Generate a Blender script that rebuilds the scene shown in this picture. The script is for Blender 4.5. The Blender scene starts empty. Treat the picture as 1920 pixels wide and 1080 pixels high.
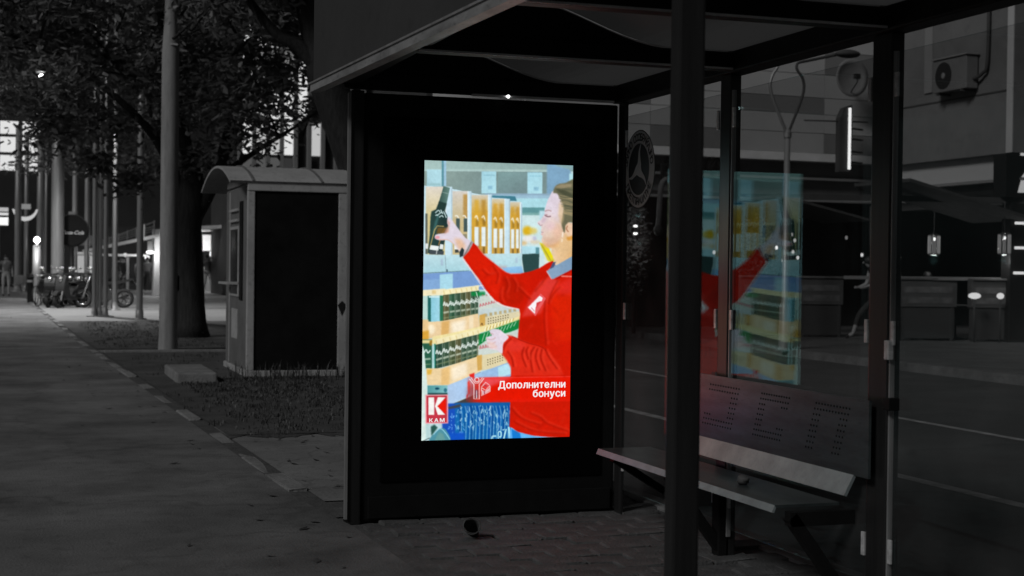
import bpy, bmesh, math, random
import numpy as np
from mathutils import Vector, Matrix
R = math.radians
random.seed(7)
sc = bpy.context.scene
C = sc.collection

# ------------------------------------------------------------------ camera
cam_d = bpy.data.cameras.new('camera')
cam = bpy.data.objects.new('camera', cam_d); C.objects.link(cam)
cam_d.sensor_width = 36.0
cam_d.lens = 36.0 * 2750.0 / 1920.0
cam_d.clip_start = 0.05; cam_d.clip_end = 1500
CX = Vector((0.948, -0.318, 0.0122)); CY = Vector((-0.007, 0.017, 1.0))
CX.normalize(); CY = (CY - CX * CY.dot(CX)).normalized(); CZ = CX.cross(CY)
cam.matrix_world = Matrix(((CX.x, CY.x, CZ.x, 0), (CX.y, CY.y, CZ.y, 0), (CX.z, CY.z, CZ.z, 1.45), (0, 0, 0, 1)))
cam_d.dof.use_dof = True
cam_d.dof.focus_distance = 8.4
cam_d.dof.aperture_fstop = 51.6 / 13.0
sc.camera = cam

# ------------------------------------------------------------------ sky, dim key light, exposure
SUN_DIR = Vector((0.70, 0.44, -0.56)).normalized()      # the way the light travels
world = bpy.data.worlds.new('World'); sc.world = world; world.use_nodes = True
nt = world.node_tree; nt.nodes.clear()
sky = nt.nodes.new('ShaderNodeTexSky'); sky.sky_type = 'NISHITA'; sky.sun_disc = False
sky.sun_elevation = math.asin(-SUN_DIR.z)
sky.sun_rotation = math.atan2(-SUN_DIR.x, -SUN_DIR.y)
bw = nt.nodes.new('ShaderNodeRGBToBW')
bg = nt.nodes.new('ShaderNodeBackground'); bg.inputs['Strength'].default_value = 0.006
wo = nt.nodes.new('ShaderNodeOutputWorld')
nt.links.new(sky.outputs[0], bw.inputs[0]); nt.links.new(bw.outputs[0], bg.inputs['Color'])
nt.links.new(bg.outputs[0], wo.inputs['Surface'])
sun_d = bpy.data.lights.new('sun', 'SUN'); sun_d.energy = 0.95; sun_d.angle = R(14)
sun_d.color = (1, 1, 1)
sun = bpy.data.objects.new('sun', sun_d); C.objects.link(sun)
sun.rotation_euler = SUN_DIR.to_track_quat('-Z', 'Y').to_euler()
sc.view_settings.view_transform = 'Standard'; sc.view_settings.look = 'None'
sc.view_settings.exposure = 0.0; sc.view_settings.gamma = 1.0
sc.view_settings.use_curve_mapping = False
sc.cycles.use_denoising = True
sc.cycles.max_bounces = 8; sc.cycles.transparent_max_bounces = 24
sc.cycles.sample_clamp_indirect = 4.0
sc.cycles.caustics_reflective = False; sc.cycles.caustics_refractive = False

# ------------------------------------------------------------------ materials
def mat(name, v, rough=0.6, metal=0.0, var=0.0, scale=4.0, bump=0.0, bscale=40.0, spec=0.5, aniso=None, dirt=0.0):
    m = bpy.data.materials.new(name); m.use_nodes = True
    n = m.node_tree; b = n.nodes['Principled BSDF']
    b.inputs['Roughness'].default_value = rough; b.inputs['Metallic'].default_value = metal
    b.inputs['Specular IOR Level'].default_value = spec
    b.inputs['Base Color'].default_value = (v, v, v, 1)
    tc = n.nodes.new('ShaderNodeTexCoord')
    src = tc.outputs['Object']
    if aniso:
        mp = n.nodes.new('ShaderNodeMapping'); mp.inputs['Scale'].default_value = aniso
        n.links.new(src, mp.inputs[0]); src = mp.outputs[0]
    if var > 0:
        t = n.nodes.new('ShaderNodeTexNoise'); t.inputs['Scale'].default_value = scale; t.inputs['Detail'].default_value = 7
        t.inputs['Roughness'].default_value = 0.62
        n.links.new(src, t.inputs['Vector'])
        r = n.nodes.new('ShaderNodeMapRange')
        r.inputs[1].default_value = 0.3; r.inputs[2].default_value = 0.7
        r.inputs[3].default_value = v * (1 - var); r.inputs[4].default_value = v * (1 + var)
        n.links.new(t.outputs[0], r.inputs[0])
        out = r.outputs[0]
        if dirt > 0:
            t2 = n.nodes.new('ShaderNodeTexNoise'); t2.inputs['Scale'].default_value = scale * 9; t2.inputs['Detail'].default_value = 4
            n.links.new(src, t2.inputs['Vector'])
            r2 = n.nodes.new('ShaderNodeMapRange'); r2.inputs[1].default_value = 0.56; r2.inputs[2].default_value = 0.72
            r2.inputs[3].default_value = 1.0; r2.inputs[4].default_value = 1.0 - dirt
            n.links.new(t2.outputs[0], r2.inputs[0])
            mm = n.nodes.new('ShaderNodeMath'); mm.operation = 'MULTIPLY'
            n.links.new(out, mm.inputs[0]); n.links.new(r2.outputs[0], mm.inputs[1]); out = mm.outputs[0]
        n.links.new(out, b.inputs['Base Color'])
        rr = n.nodes.new('ShaderNodeMapRange'); rr.inputs[3].default_value = min(1, rough * 1.18); rr.inputs[4].default_value = rough * 0.82
        n.links.new(t.outputs[0], rr.inputs[0]); n.links.new(rr.outputs[0], b.inputs['Roughness'])
    if bump > 0:
        t = n.nodes.new('ShaderNodeTexNoise'); t.inputs['Scale'].default_value = bscale; t.inputs['Detail'].default_value = 6
        n.links.new(src, t.inputs['Vector'])
        bp = n.nodes.new('ShaderNodeBump'); bp.inputs['Strength'].default_value = bump; bp.inputs['Distance'].default_value = 0.02
        n.links.new(t.outputs[0], bp.inputs['Height']); n.links.new(bp.outputs[0], b.inputs['Normal'])
    return m

def emit(name, col, s):
    m = bpy.data.materials.new(name); m.use_nodes = True
    n = m.node_tree; n.nodes.clear()
    e = n.nodes.new('ShaderNodeEmission'); e.inputs[0].default_value = (*col, 1); e.inputs[1].default_value = s
    o = n.nodes.new('ShaderNodeOutputMaterial'); n.links.new(e.outputs[0], o.inputs[0])
    return m

def glass_mat(name, tint=0.93, rough=0.012, dust=0.0, f0=0.045, coat=(1, 1, 1)):
    m = bpy.data.materials.new(name); m.use_nodes = True
    n = m.node_tree; n.nodes.clear()
    lw = n.nodes.new('ShaderNodeLayerWeight'); lw.inputs[0].default_value = 0.5
    p = n.nodes.new('ShaderNodeMath'); p.operation = 'POWER'; p.inputs[1].default_value = 5.0
    n.links.new(lw.outputs['Facing'], p.inputs[0])
    mr = n.nodes.new('ShaderNodeMapRange'); mr.inputs[3].default_value = f0; mr.inputs[4].default_value = 1.0
    n.links.new(p.outputs[0], mr.inputs[0])
    tr = n.nodes.new('ShaderNodeBsdfTransparent'); tr.inputs[0].default_value = (tint, tint, tint, 1)
    gl = n.nodes.new('ShaderNodeBsdfGlossy'); gl.inputs['Color'].default_value = (*coat, 1); gl.inputs['Roughness'].default_value = rough
    mx = n.nodes.new('ShaderNodeMixShader')
    n.links.new(mr.outputs[0], mx.inputs[0]); n.links.new(tr.outputs[0], mx.inputs[1]); n.links.new(gl.outputs[0], mx.inputs[2])
    out = mx.outputs[0]
    if dust > 0:
        d = n.nodes.new('ShaderNodeBsdfDiffuse'); d.inputs[0].default_value = (0.6, 0.6, 0.6, 1)
        tc = n.nodes.new('ShaderNodeTexCoord')
        t = n.nodes.new('ShaderNodeTexNoise'); t.inputs['Scale'].default_value = 3.0; t.inputs['Detail'].default_value = 8
        n.links.new(tc.outputs['Object'], t.inputs['Vector'])
        r = n.nodes.new('ShaderNodeMapRange'); r.inputs[1].default_value = 0.35; r.inputs[2].default_value = 0.75
        r.inputs[3].default_value = dust * 0.4; r.inputs[4].default_value = dust * 1.6
        n.links.new(t.outputs[0], r.inputs[0])
        m2 = n.nodes.new('ShaderNodeMixShader')
        n.links.new(r.outputs[0], m2.inputs[0]); n.links.new(out, m2.inputs[1]); n.links.new(d.outputs[0], m2.inputs[2]); out = m2.outputs[0]
    o = n.nodes.new('ShaderNodeOutputMaterial'); n.links.new(out, o.inputs[0])
    return m

def leaf_mat(name, v, tr):
    m = bpy.data.materials.new(name); m.use_nodes = True
    n = m.node_tree; n.nodes.clear()
    g = n.nodes.new('ShaderNodeNewGeometry')
    mr = n.nodes.new('ShaderNodeMapRange'); mr.inputs[3].default_value = v * 0.55; mr.inputs[4].default_value = v * 1.6
    n.links.new(g.outputs['Random Per Island'], mr.inputs[0])
    d = n.nodes.new('ShaderNodeBsdfPrincipled'); d.inputs['Roughness'].default_value = 0.55
    n.links.new(mr.outputs[0], d.inputs['Base Color'])
    t = n.nodes.new('ShaderNodeBsdfTranslucent'); n.links.new(mr.outputs[0], t.inputs[0])
    mx = n.nodes.new('ShaderNodeMixShader'); mx.inputs[0].default_value = tr
    n.links.new(d.outputs[0], mx.inputs[1]); n.links.new(t.outputs[0], mx.inputs[2])
    o = n.nodes.new('ShaderNodeOutputMaterial'); n.links.new(mx.outputs[0], o.inputs[0])
    return m

M = dict(
    asphalt=mat('worn_asphalt', 0.165, 0.85, var=0.5, scale=0.9, bump=0.35, bscale=60, dirt=0.25),
    road=mat('road_asphalt', 0.055, 0.8, var=0.3, scale=0.5, bump=0.4, bscale=70, dirt=0.2),
    concrete=mat('concrete', 0.20, 0.85, var=0.28, scale=1.4, bump=0.3, bscale=45, dirt=0.35),
    kerb=mat('kerb_concrete', 0.235, 0.8, var=0.3, scale=3, bump=0.4, bscale=40, dirt=0.4),
    paver=mat('dark_paver', 0.085, 0.75, var=0.4, scale=5, bump=0.5, bscale=50, dirt=0.3),
    joint=mat('paver_joint_soil', 0.085, 0.95, var=0.3, scale=8, bump=0.5),
    soil=mat('dry_soil', 0.075, 0.95, var=0.45, scale=1.6, bump=0.7, bscale=25, dirt=0.3),
    plaza=mat('plaza_concrete', 0.26, 0.75, var=0.15, scale=0.6, bump=0.2),
    ground=mat('distant_ground', 0.06, 0.9, var=0.3, scale=0.3),
    paint=mat('faded_road_paint', 0.30, 0.7, var=0.5, scale=6, dirt=0.5),
    black=mat('black_painted_steel', 0.010, 0.5, var=0.25, scale=9, spec=0.15),
    screenframe=mat('black_bezel', 0.003, 0.22, spec=0.09),
    steel_post=mat('dark_grey_steel', 0.018, 0.36, var=0.3, scale=5, aniso=(6, 6, .4), spec=0.5),
    fascia=mat('grey_fascia_sheet', 0.05, 0.55, var=0.18, scale=1.2, dirt=0.15),
    alu=mat('worn_aluminium', 0.75, 0.42, metal=0.35, var=0.3, scale=6, aniso=(1, 5, 5), dirt=0.25),
    eave=mat('weathered_eave_steel', 0.36, 0.45, metal=0.4, var=0.5, scale=2.5, aniso=(3, 1, 3), dirt=0.35),
    chrome=mat('bright_steel_trim', 0.38, 0.35, metal=0.45, var=0.3, scale=3, aniso=(4, 4, .6)),
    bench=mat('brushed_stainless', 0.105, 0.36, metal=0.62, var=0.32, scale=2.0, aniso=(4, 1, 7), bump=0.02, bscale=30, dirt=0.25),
    bench_edge=mat('scuffed_lit_stainless', 0.31, 0.42, metal=0.30, var=0.22, scale=2.2, aniso=(4, 3, 3), dirt=0.15),  # scuffed lips of the same sheet, made paler for the light they catch
    hole=mat('dark_perforation', 0.018, 0.9, spec=0.0),
    kiosk=mat('cream_kiosk_metal', 0.44, 0.5, var=0.16, scale=2.2, dirt=0.3),
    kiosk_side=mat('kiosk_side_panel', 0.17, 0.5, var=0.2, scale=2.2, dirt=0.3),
    kiosk_dark=mat('dark_kiosk_panel', 0.011, 0.5, var=0.4, scale=2.5, spec=0.1),
    pole=mat('weathered_concrete_pole', 0.27, 0.8, var=0.25, scale=2.5, aniso=(5, 5, .5), bump=0.2, dirt=0.3),
    flagpole=mat('galvanised_pole', 0.26, 0.45, metal=0.3, var=0.2, scale=4, aniso=(3, 3, .3)),
    bark=mat('dark_bark', 0.022, 0.95, var=0.5, scale=6, aniso=(3, 3, .6), bump=1.0, bscale=14),
    rubber=mat('tyre_rubber', 0.012, 0.8),
    mblack=mat('gloss_black_bodywork', 0.008, 0.3),
    mgrey=mat('grey_bodywork', 0.035, 0.35),
    chr=mat('scratched_chrome', 0.65, 0.25, metal=0.95, var=0.2, scale=6),
    skin=mat('skin', 0.26, 0.6), shirt_p=mat('pale_cloth', 0.33, 0.9), shirt_m=mat('grey_cloth', 0.12, 0.9),
    shirt_d=mat('dark_cloth', 0.025, 0.9), hair=mat('dark_hair', 0.012, 0.6),
    wall_l=mat('pale_cladding', 0.43, 0.7, var=0.07, scale=0.8), wall_m=mat('mid_grey_cladding', 0.21, 0.7, var=0.07, scale=0.8),
    wall_ac=mat('stained_render_wall', 0.145, 0.85, var=0.22, scale=0.55, dirt=0.15, bump=0.1),
    wall_d=mat('dark_facade', 0.045, 0.8, var=0.2, scale=1), band=mat('white_band', 0.75, 0.6, var=0.1),
    wall_far=mat('far_dark_wall', 0.03, 0.9, var=0.3, scale=.3),
    strip_d=mat('board_strip', 0.12, 0.8, var=0.4, scale=5), far_pave=mat('far_paving', 0.075, 0.8, var=0.35, scale=1.2, dirt=.3), far_kerb=mat('far_kerb', 0.12, 0.8, var=0.4, scale=2, dirt=.3),
    shop_fascia=mat('grey_shop_fascia', 0.10, 0.8, var=.2, scale=1.5),
    white=mat('white_plastic', 0.45, 0.4, var=0.1), signdark=mat('dark_sign_face', 0.012, 0.5, spec=0.2),
    letter=mat('dark_letter', 0.01, 0.6), ring=mat('sticker_grey', 0.30, 0.6), awning=mat('dark_awning_cloth', 0.05, 0.9, var=0.2),
    board=mat('planter_board', 0.075, 0.7, var=0.2, scale=3), letter_w=mat('white_lettering', 0.75, 0.5),
    leaf1=leaf_mat('leaves', 0.20, 0.40), leaf2=leaf_mat('hedge_leaves', 0.07, 0.3), weed=leaf_mat('weeds', 0.065, 0.25),
    cup=mat('crumpled_paper', 0.07, 0.8, var=0.4, scale=20),
    glass=glass_mat('shelter_glass', 0.92, 0.012, dust=0.02, coat=(.46, .68, .69)), lampglass=glass_mat('lamp_glass', 0.9, 0.05, f0=0.08),
    darkglass=mat('dark_window_glass', 0.012, 0.12, spec=0.5),
)

def tint(m, c):
    n = M[m].node_tree; b = n.nodes['Principled BSDF']; l = b.inputs['Base Color'].links[0].from_socket
    v = n.nodes.new('ShaderNodeMix'); v.data_type = 'RGBA'; v.blend_type = 'MULTIPLY'; v.inputs[0].default_value = 1.0; v.inputs[7].default_value = (*c, 1)
    n.links.new(l, v.inputs[6]); n.links.new(v.outputs[2], b.inputs['Base Color'])
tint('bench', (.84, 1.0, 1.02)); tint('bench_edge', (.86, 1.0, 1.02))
def cracks(m, sc_, width, depth):
    n = M[m].node_tree; b = n.nodes['Principled BSDF']; l = b.inputs['Base Color'].links[0].from_socket
    tc = n.nodes.new('ShaderNodeTexCoord'); ns = n.nodes.new('ShaderNodeTexNoise'); ns.inputs['Scale'].default_value = 1.7; ns.inputs['Detail'].default_value = 5
    n.links.new(tc.outputs['Object'], ns.inputs['Vector'])
    ad_ = n.nodes.new('ShaderNodeMixRGB'); ad_.blend_type = 'ADD'; ad_.inputs[0].default_value = .8
    n.links.new(tc.outputs['Object'], ad_.inputs[1]); n.links.new(ns.outputs['Color'], ad_.inputs[2])
    vo = n.nodes.new('ShaderNodeTexVoronoi'); vo.feature = 'DISTANCE_TO_EDGE'; vo.inputs['Scale'].default_value = sc_; n.links.new(ad_.outputs[0], vo.inputs['Vector'])
    r = n.nodes.new('ShaderNodeMapRange'); r.inputs[1].default_value = 0; r.inputs[2].default_value = width; r.inputs[3].default_value = 1 - depth; r.inputs[4].default_value = 1
    n.links.new(vo.outputs['Distance'], r.inputs[0])
    v2 = n.nodes.new('ShaderNodeTexVoronoi'); v2.inputs['Scale'].default_value = sc_ * .8; n.links.new(ad_.outputs[0], v2.inputs['Vector'])
    r2 = n.nodes.new('ShaderNodeMapRange'); r2.inputs[3].default_value = .82; r2.inputs[4].default_value = 1.14; n.links.new(v2.outputs['Color'], r2.inputs[0])
    mu = n.nodes.new('ShaderNodeMath'); mu.operation = 'MULTIPLY'; n.links.new(r.outputs[0], mu.inputs[0]); n.links.new(r2.outputs[0], mu.inputs[1])
    m3 = n.nodes.new('ShaderNodeMixRGB'); m3.blend_type = 'MULTIPLY'; m3.inputs[0].default_value = 1
    n.links.new(l, m3.inputs[1]); n.links.new(mu.outputs[0], m3.inputs[2]); n.links.new(m3.outputs[0], b.inputs['Base Color'])
cracks('asphalt', .42, .016, .22); cracks('road', .35, .02, .4); cracks('concrete', .7, .014, .28)
# ------------------------------------------------------------------ mesh helpers
class MB:
    def __init__(s): s.v = []; s.f = []; s.sm = []
    def add(s, vs, fs, smooth=False):
        o = len(s.v); s.v += [tuple(v) for v in vs]; s.f += [tuple(i + o for i in f) for f in fs]; s.sm += [smooth] * len(fs); return s
    def box(s, x0, x1, y0, y1, z0, z1):
        v = [(x, y, z) for z in (z0, z1) for y in (y0, y1) for x in (x0, x1)]
        return s.add(v, [(0, 2, 3, 1), (4, 5, 7, 6), (0, 1, 5, 4), (2, 6, 7, 3), (0, 4, 6, 2), (1, 3, 7, 5)])
    def bbox(s, x0, x1, y0, y1, z0, z1, b=0.008):
        bm = bmesh.new(); bmesh.ops.create_cube(bm, size=1.0)
        for v in bm.verts:
            v.co = Vector(((x0 + x1) / 2 + v.co.x * (x1 - x0), (y0 + y1) / 2 + v.co.y * (y1 - y0), (z0 + z1) / 2 + v.co.z * (z1 - z0)))
        bmesh.ops.bevel(bm, geom=list(bm.edges), offset=b, segments=2, profile=0.6, affect='EDGES')
        bm.verts.index_update()
        s.add([v.co[:] for v in bm.verts], [[v.index for v in f.verts] for f in bm.faces]); bm.free(); return s
    def obox(s, a, b, w, h, up=(0, 0, 1)):
        a = Vector(a); b = Vector(b); d = (b - a).normalized(); up = Vector(up)
        x = d.cross(up).normalized(); z = x.cross(d)
        v = []
        for p in (a, b):
            for sx, sz in ((-1, -1), (1, -1), (1, 1), (-1, 1)): v.append(p + x * (sx * w / 2) + z * (sz * h / 2))
        return s.add(v, [(0, 1, 2, 3), (7, 6, 5, 4), (0, 4, 5, 1), (1, 5, 6, 2), (2, 6, 7, 3), (3, 7, 4, 0)])
    def prism(s, pts, fn, t0, t1):
        n = len(pts)
        v = [fn(p[0], p[1], t0) for p in pts] + [fn(p[0], p[1], t1) for p in pts]
        return s.add(v, [tuple(range(n - 1, -1, -1)), tuple(range(n, 2 * n))] + [(i, (i + 1) % n, n + (i + 1) % n, n + i) for i in range(n)])
    def tube(s, pts, rad, n=10, cap=True):
        pts = [Vector(p) for p in pts]
        if not hasattr(rad, '__len__'): rad = [rad] * len(pts)
        vs = []; fs = []; prev = None
        for i, p in enumerate(pts):
            d = (pts[min(i + 1, len(pts) - 1)] - pts[max(i - 1, 0)]).normalized()
            if prev is None:
                u = d.orthogonal().normalized()
            else:
                u = (prev - d * prev.dot(d)).normalized()
            prev = u; w = d.cross(u)
            for k in range(n):
                a = 2 * math.pi * k / n; vs.append(p + (u * math.cos(a) + w * math.sin(a)) * rad[i])
        for i in range(len(pts) - 1):
            for k in range(n): fs.append((i * n + k, i * n + (k + 1) % n, (i + 1) * n + (k + 1) % n, (i + 1) * n + k))
        s.add(vs, fs, True)
        if cap:
            o = len(s.v) - len(vs)
            s.f.append(tuple(o + k for k in range(n - 1, -1, -1))); s.f.append(tuple(o + (len(pts) - 1) * n + k for k in range(n))); s.sm += [False, False]
        return s
    def torus(s, c, ax, Rr, r, n=28, m=8):
        c = Vector(c); ax = Vector(ax).normalized(); u = ax.orthogonal().normalized(); w = ax.cross(u)
        vs = []; fs = []
        for i in range(n):
            a = 2 * math.pi * i / n; d = u * math.cos(a) + w * math.sin(a)
            for k in range(m):
                b = 2 * math.pi * k / m; vs.append(c + d * (Rr + r * math.cos(b)) + ax * (r * math.sin(b)))
        for i in range(n):
            for k in range(m): fs.append((i * m + k, ((i + 1) % n) * m + k, ((i + 1) % n) * m + (k + 1) % m, i * m + (k + 1) % m))
        return s.add(vs, fs, True)
    def ball(s, c, rx, ry=None, rz=None, n=14, m=9, jit=0.0):
        ry = ry or rx; rz = rz or rx; vs = []; fs = []
        for j in range(m + 1):
            t = math.pi * j / m
            for i in range(n):
                a = 2 * math.pi * i / n; q = 1 + random.uniform(-jit, jit)
                vs.append((c[0] + rx * q * math.sin(t) * math.cos(a), c[1] + ry * q * math.sin(t) * math.sin(a), c[2] + rz * q * math.cos(t)))
        for j in range(m):
            for i in range(n): fs.append((j * n + i, (j + 1) * n + i, (j + 1) * n + (i + 1) % n, j * n + (i + 1) % n))
        return s.add(vs, fs, True)
    def lathe(s, prof, c=(0, 0, 0), n=20):
        vs = []; fs = []
        for r, z in prof:
            for i in range(n):
                a = 2 * math.pi * i / n; vs.append((c[0] + r * math.cos(a), c[1] + r * math.sin(a), c[2] + z))
        for j in range(len(prof) - 1):
            for i in range(n): fs.append((j * n + i, j * n + (i + 1) % n, (j + 1) * n + (i + 1) % n, (j + 1) * n + i))
        return s.add(vs, fs, True)
    def mesh(s, name):
        me = bpy.data.meshes.new(name); me.from_pydata(s.v, [], s.f)
        me.polygons.foreach_set('use_smooth', s.sm); me.update(); return me
    def build(s, name, m, parent=None, loc=None):
        me = s.mesh(name); me.materials.append(M[m] if isinstance(m, str) else m)
        return link(name, me, parent, loc)

def link(name, me, parent=None, loc=None):
    o = bpy.data.objects.new(name, me); C.objects.link(o)
    if parent is not None:
        o.parent = parent
    if loc is not None: o.location = loc
    return o
def thing(name, label, cat, loc=(0, 0, 0), rz=0.0, group=None):
    o = bpy.data.objects.new(name, None); C.objects.link(o); o.empty_display_size = 0.2
    o.location = loc; o.rotation_euler = (0, 0, rz)
    return tag(o, label, cat, group)
def tag(o, label, cat, group=None):
    o['label'] = label; o['category'] = cat
    if group: o['group'] = group
    return o
def struct(o): o['kind'] = 'structure'; return o
def stuff(o): o['kind'] = 'stuff'; return o
def copy_tree(o, parent=None):
    c = o.copy(); C.objects.link(c); c.parent = parent
    for ch in o.children: copy_tree(ch, c)
    return c
def text_mesh(name, body, size, m, parent, mtx, align='LEFT', offset=0.0, shear=0.0, extrude=0.0, xscale=1.0, spacing=1.0):
    cu = bpy.data.curves.new(name, 'FONT'); cu.body = body; cu.size = size; cu.align_x = align
    cu.offset = offset; cu.shear = shear; cu.extrude = extrude; cu.resolution_u = 3; cu.space_character = spacing
    tmp = bpy.data.objects.new(name, cu); C.objects.link(tmp)
    dg = bpy.context.evaluated_depsgraph_get()
    me = bpy.data.meshes.new_from_object(tmp.evaluated_get(dg)); bpy.data.objects.remove(tmp)
    me.transform(mtx @ Matrix.Diagonal((xscale, 1, 1, 1)))
    me.materials.clear(); me.materials.append(M[m] if isinstance(m, str) else m); me.name = name
    return link(name, me, parent)

# ------------------------------------------------------------------ the ground
def kerb_x(y):
    P = [(-30, 2.1), (0, 1.80), (6, 1.745), (8, 1.69), (12.3, 1.55), (16, 1.424), (29, 0.98), (50, 0.45), (82, -0.25), (140, -1.6)]
    for (a, b), (c, d) in zip(P, P[1:]):
        if a <= y <= c: return b + (d - b) * (y - a) / (c - a)
    return P[-1][1]
def strip(y0, y1, xl, xr, z, step=1.0):
    b = MB(); n = max(1, int((y1 - y0) / step)); vs = []; fs = []
    for i in range(n + 1):
        y = y0 + (y1 - y0) * i / n
        vs += [(xl(y) if callable(xl) else xl, y, z), (xr(y) if callable(xr) else xr, y, z)]
    for i in range(n): fs.append((2 * i, 2 * i + 1, 2 * i + 3, 2 * i + 2))
    return b.add(vs, fs)
struct(MB().add([(-400, -400, -.16), (400, -400, -.16), (400, 600, -.16), (-400, 600, -.16)], [(0, 1, 2, 3)]).build('ground', 'ground'))
path = struct(strip(-25, 90, -14, lambda y: kerb_x(y) - .01 + (.09 if y < 8.3 else 0), 0.0).build('path', 'asphalt'))
MB().box(-14, kerb_x(26) - .12, 25.7, 25.86, -.02, .012).build('drain_strip', 'kerb', path)
kerb = struct(strip(8.35, 80, lambda y: kerb_x(y) - .005, lambda y: kerb_x(y) + .40, -.008).build('kerb', 'joint'))
y = 8.45; rk = random.Random(3)
kms = []
for k in range(5):
    b = MB().bbox(0.0, 0.118 + rk.uniform(-.02, .008), 0.0, 0.80 + rk.uniform(-.1, .1), -.10, .035 + rk.uniform(-.012, .01), 0.014)
    b.v = [(x + rk.uniform(-.006, .006), yy + rk.uniform(-.008, .008), z + rk.uniform(-.004, .004)) for x, yy, z in b.v]
    me = b.mesh('kerb_stone'); me.materials.append(M['kerb']); kms.append(me)
while y < 78:
    o = link('kerb_stone', kms[rk.randrange(5)], kerb); dx = kerb_x(y + .9) - kerb_x(y)
    o.location = (kerb_x(y), y, rk.uniform(-.040, -.018) - (.05 if rk.random() < .16 else 0)); o.rotation_euler = (rk.uniform(-.012, .012), rk.uniform(-.05, .05), -math.atan2(dx, .9) + rk.uniform(-.02, .02))
    y += 0.90
# shelter floor of dark pavers
pav = struct(MB().box(1.66, 3.70, -6, 9.6, -.16, -.016).build('pavement', 'joint'))
pms = []
for k in range(6):
    b = MB().bbox(-.117, .117, -.077, .077, -.05, 0, .008)
    b.v = [(x + rk.uniform(-.003, .003), yy + rk.uniform(-.003, .003), z + rk.uniform(-.003, .003)) for x, yy, z in b.v]
    me = b.mesh('paver'); me.materials.append(M['paver']); pms.append(me)
row = 0; y = 5.35
while y < 8.86:
    x = 1.83 + (0.12 if row % 2 else 0.0) + .115
    while x < 3.66:
        if x - .12 > kerb_x(y) + .12:
            o = link('paver', pms[rk.randrange(6)], pav); o.location = (x, y, rk.uniform(-.009, .005) - (.012 if rk.random() < .08 else 0)); o.rotation_euler = (rk.uniform(-.03, .03), rk.uniform(-.025, .025), rk.uniform(-.025, .025))
        x += .243
    y += .162; row += 1
struct(strip(-6, 5.26, 1.9, 3.70, -.004).build('near_pavement', 'paver'))
struct(strip(8.9, 13.2, lambda y: kerb_x(y) + .125, 3.72, 0.0).build('apron', 'concrete'))
rkb = struct(MB().box(3.69, 3.695, -6, 16, -.15, -.02).build('road_kerb', 'joint'))
me = MB().bbox(3.70, 3.86, 0.01, 0.99, -.158, .006, .015).mesh('kerb_stone'); me.materials.append(M['kerb'])
for k in range(-2, 16):
    o = link('kerb_stone', me, rkb, (0, k, rk.uniform(-.004, .004)))
struct(strip(12.45, 24.4, lambda y: kerb_x(y) + .125, lambda y: 3.70 if y < 16.3 else 6.0, 0.012, .5).build('verge', 'soil'))
struct(strip(24.4, 25.3, lambda y: kerb_x(y) + .125, 6.0, 0.0).build('crossing_strip', 'concrete'))
struct(strip(25.3, 37.5, lambda y: kerb_x(y) + .125, 6.0, 0.012).build('tree_verge', 'soil'))
struct(MB().bbox(kerb_x(24) + .14, 5.9, 24.28, 24.42, -.05, .05, .01).build('verge_edging', 'kerb'))
struct(strip(37.5, 120, lambda y: kerb_x(y) + .125, 60, 0.004, 5).build('plaza', 'plaza'))
rd = struct(strip(-40, 37.4, 3.865, 13.6, -.125, 5).build('road', 'road'))
def marking(x0, y0, x1, y1, w=.13):
    MB().add([(x0 - w / 2, y0, -.121), (x0 + w / 2, y0, -.121), (x1 + w / 2, y1, -.121), (x1 - w / 2, y1, -.121)], [(0, 1, 2, 3)]).build('road_marking', 'paint', rd)
marking(6.48, -5, 6.42, 36); marking(9.0, -5, 9.02, 36, .11)
struct(MB().box(13.6, 60, -10, 37.4, -.15, .0).build('far_pavement', 'far_pave'))
MBk = struct(MB().box(13.40, 13.59, -10, 37.4, -.15, .01).build('far_kerb', 'far_kerb'))
tag(MB().bbox(1.80, 2.28, 18.0, 19.6, -.02, .13, .02).build('concrete_slab', 'kerb'), 'low pale concrete slab lying in the weeds left of the kiosk', 'slab')

# soil spilling over the apron edge
b = MB(); rs_ = random.Random(31); xs_ = [1.66 + i * 2.02 / 40 for i in range(41)]
ys_ = [12.32 + .10 * math.sin(i * .55) + rs_.uniform(-.07, .07) for i in range(41)]
b.add([(x, y, .005) for x, y in zip(xs_, ys_)] + [(x, 12.8, .016) for x in xs_], [(i, i + 1, 42 + i, 41 + i) for i in range(40)])
struct(b.build('soil_edge', 'soil'))
# weeds and grass
def blades(name, m, spots, hgt, n, parent=None):
    b = MB()
    for (x, y, z) in spots:
        for k in range(n):
            a = random.uniform(0, 6.28); h = hgt * random.uniform(.35, 1.2); l = random.uniform(.1, .8) * h; w = random.uniform(.002, .007)
            bx = x + random.uniform(-.08, .08); by = y + random.uniform(-.08, .08); dx, dy = math.cos(a), math.sin(a)
            b.add([(bx - dy * w, by + dx * w, z), (bx + dy * w, by - dx * w, z), (bx + dx * l * .45 + dy * w * .8, by + dy * l * .45 - dx * w * .8, z + h * .7), (bx + dx * l * .45 - dy * w * .8, by + dy * l * .45 + dx * w * .8, z + h * .7), (bx + dx * l, by + dy * l, z + h)], [(0, 1, 2, 3), (3, 2, 4)])
    return stuff(b.build(name, m, parent))
sp = []
for k in range(1500):
    x = random.uniform(1.9, 3.65); y = random.uniform(12.25, 18.7); d = (18.7 - y) / 6.1
    if random.random() < (0.95 - .75 * d): sp.append((x, y, .01))
for k in range(160): sp.append((random.uniform(kerb_x(18) + .2, 3.6), random.uniform(12.6, 24), .01))
tag(blades('weeds', 'weed', sp, .038, 8), 'low dry weeds and grass in front of the kiosk', 'weeds')
sp = [(random.uniform(2.5, 4.0), random.uniform(18.15, 18.75), .01) for k in range(46)]
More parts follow.
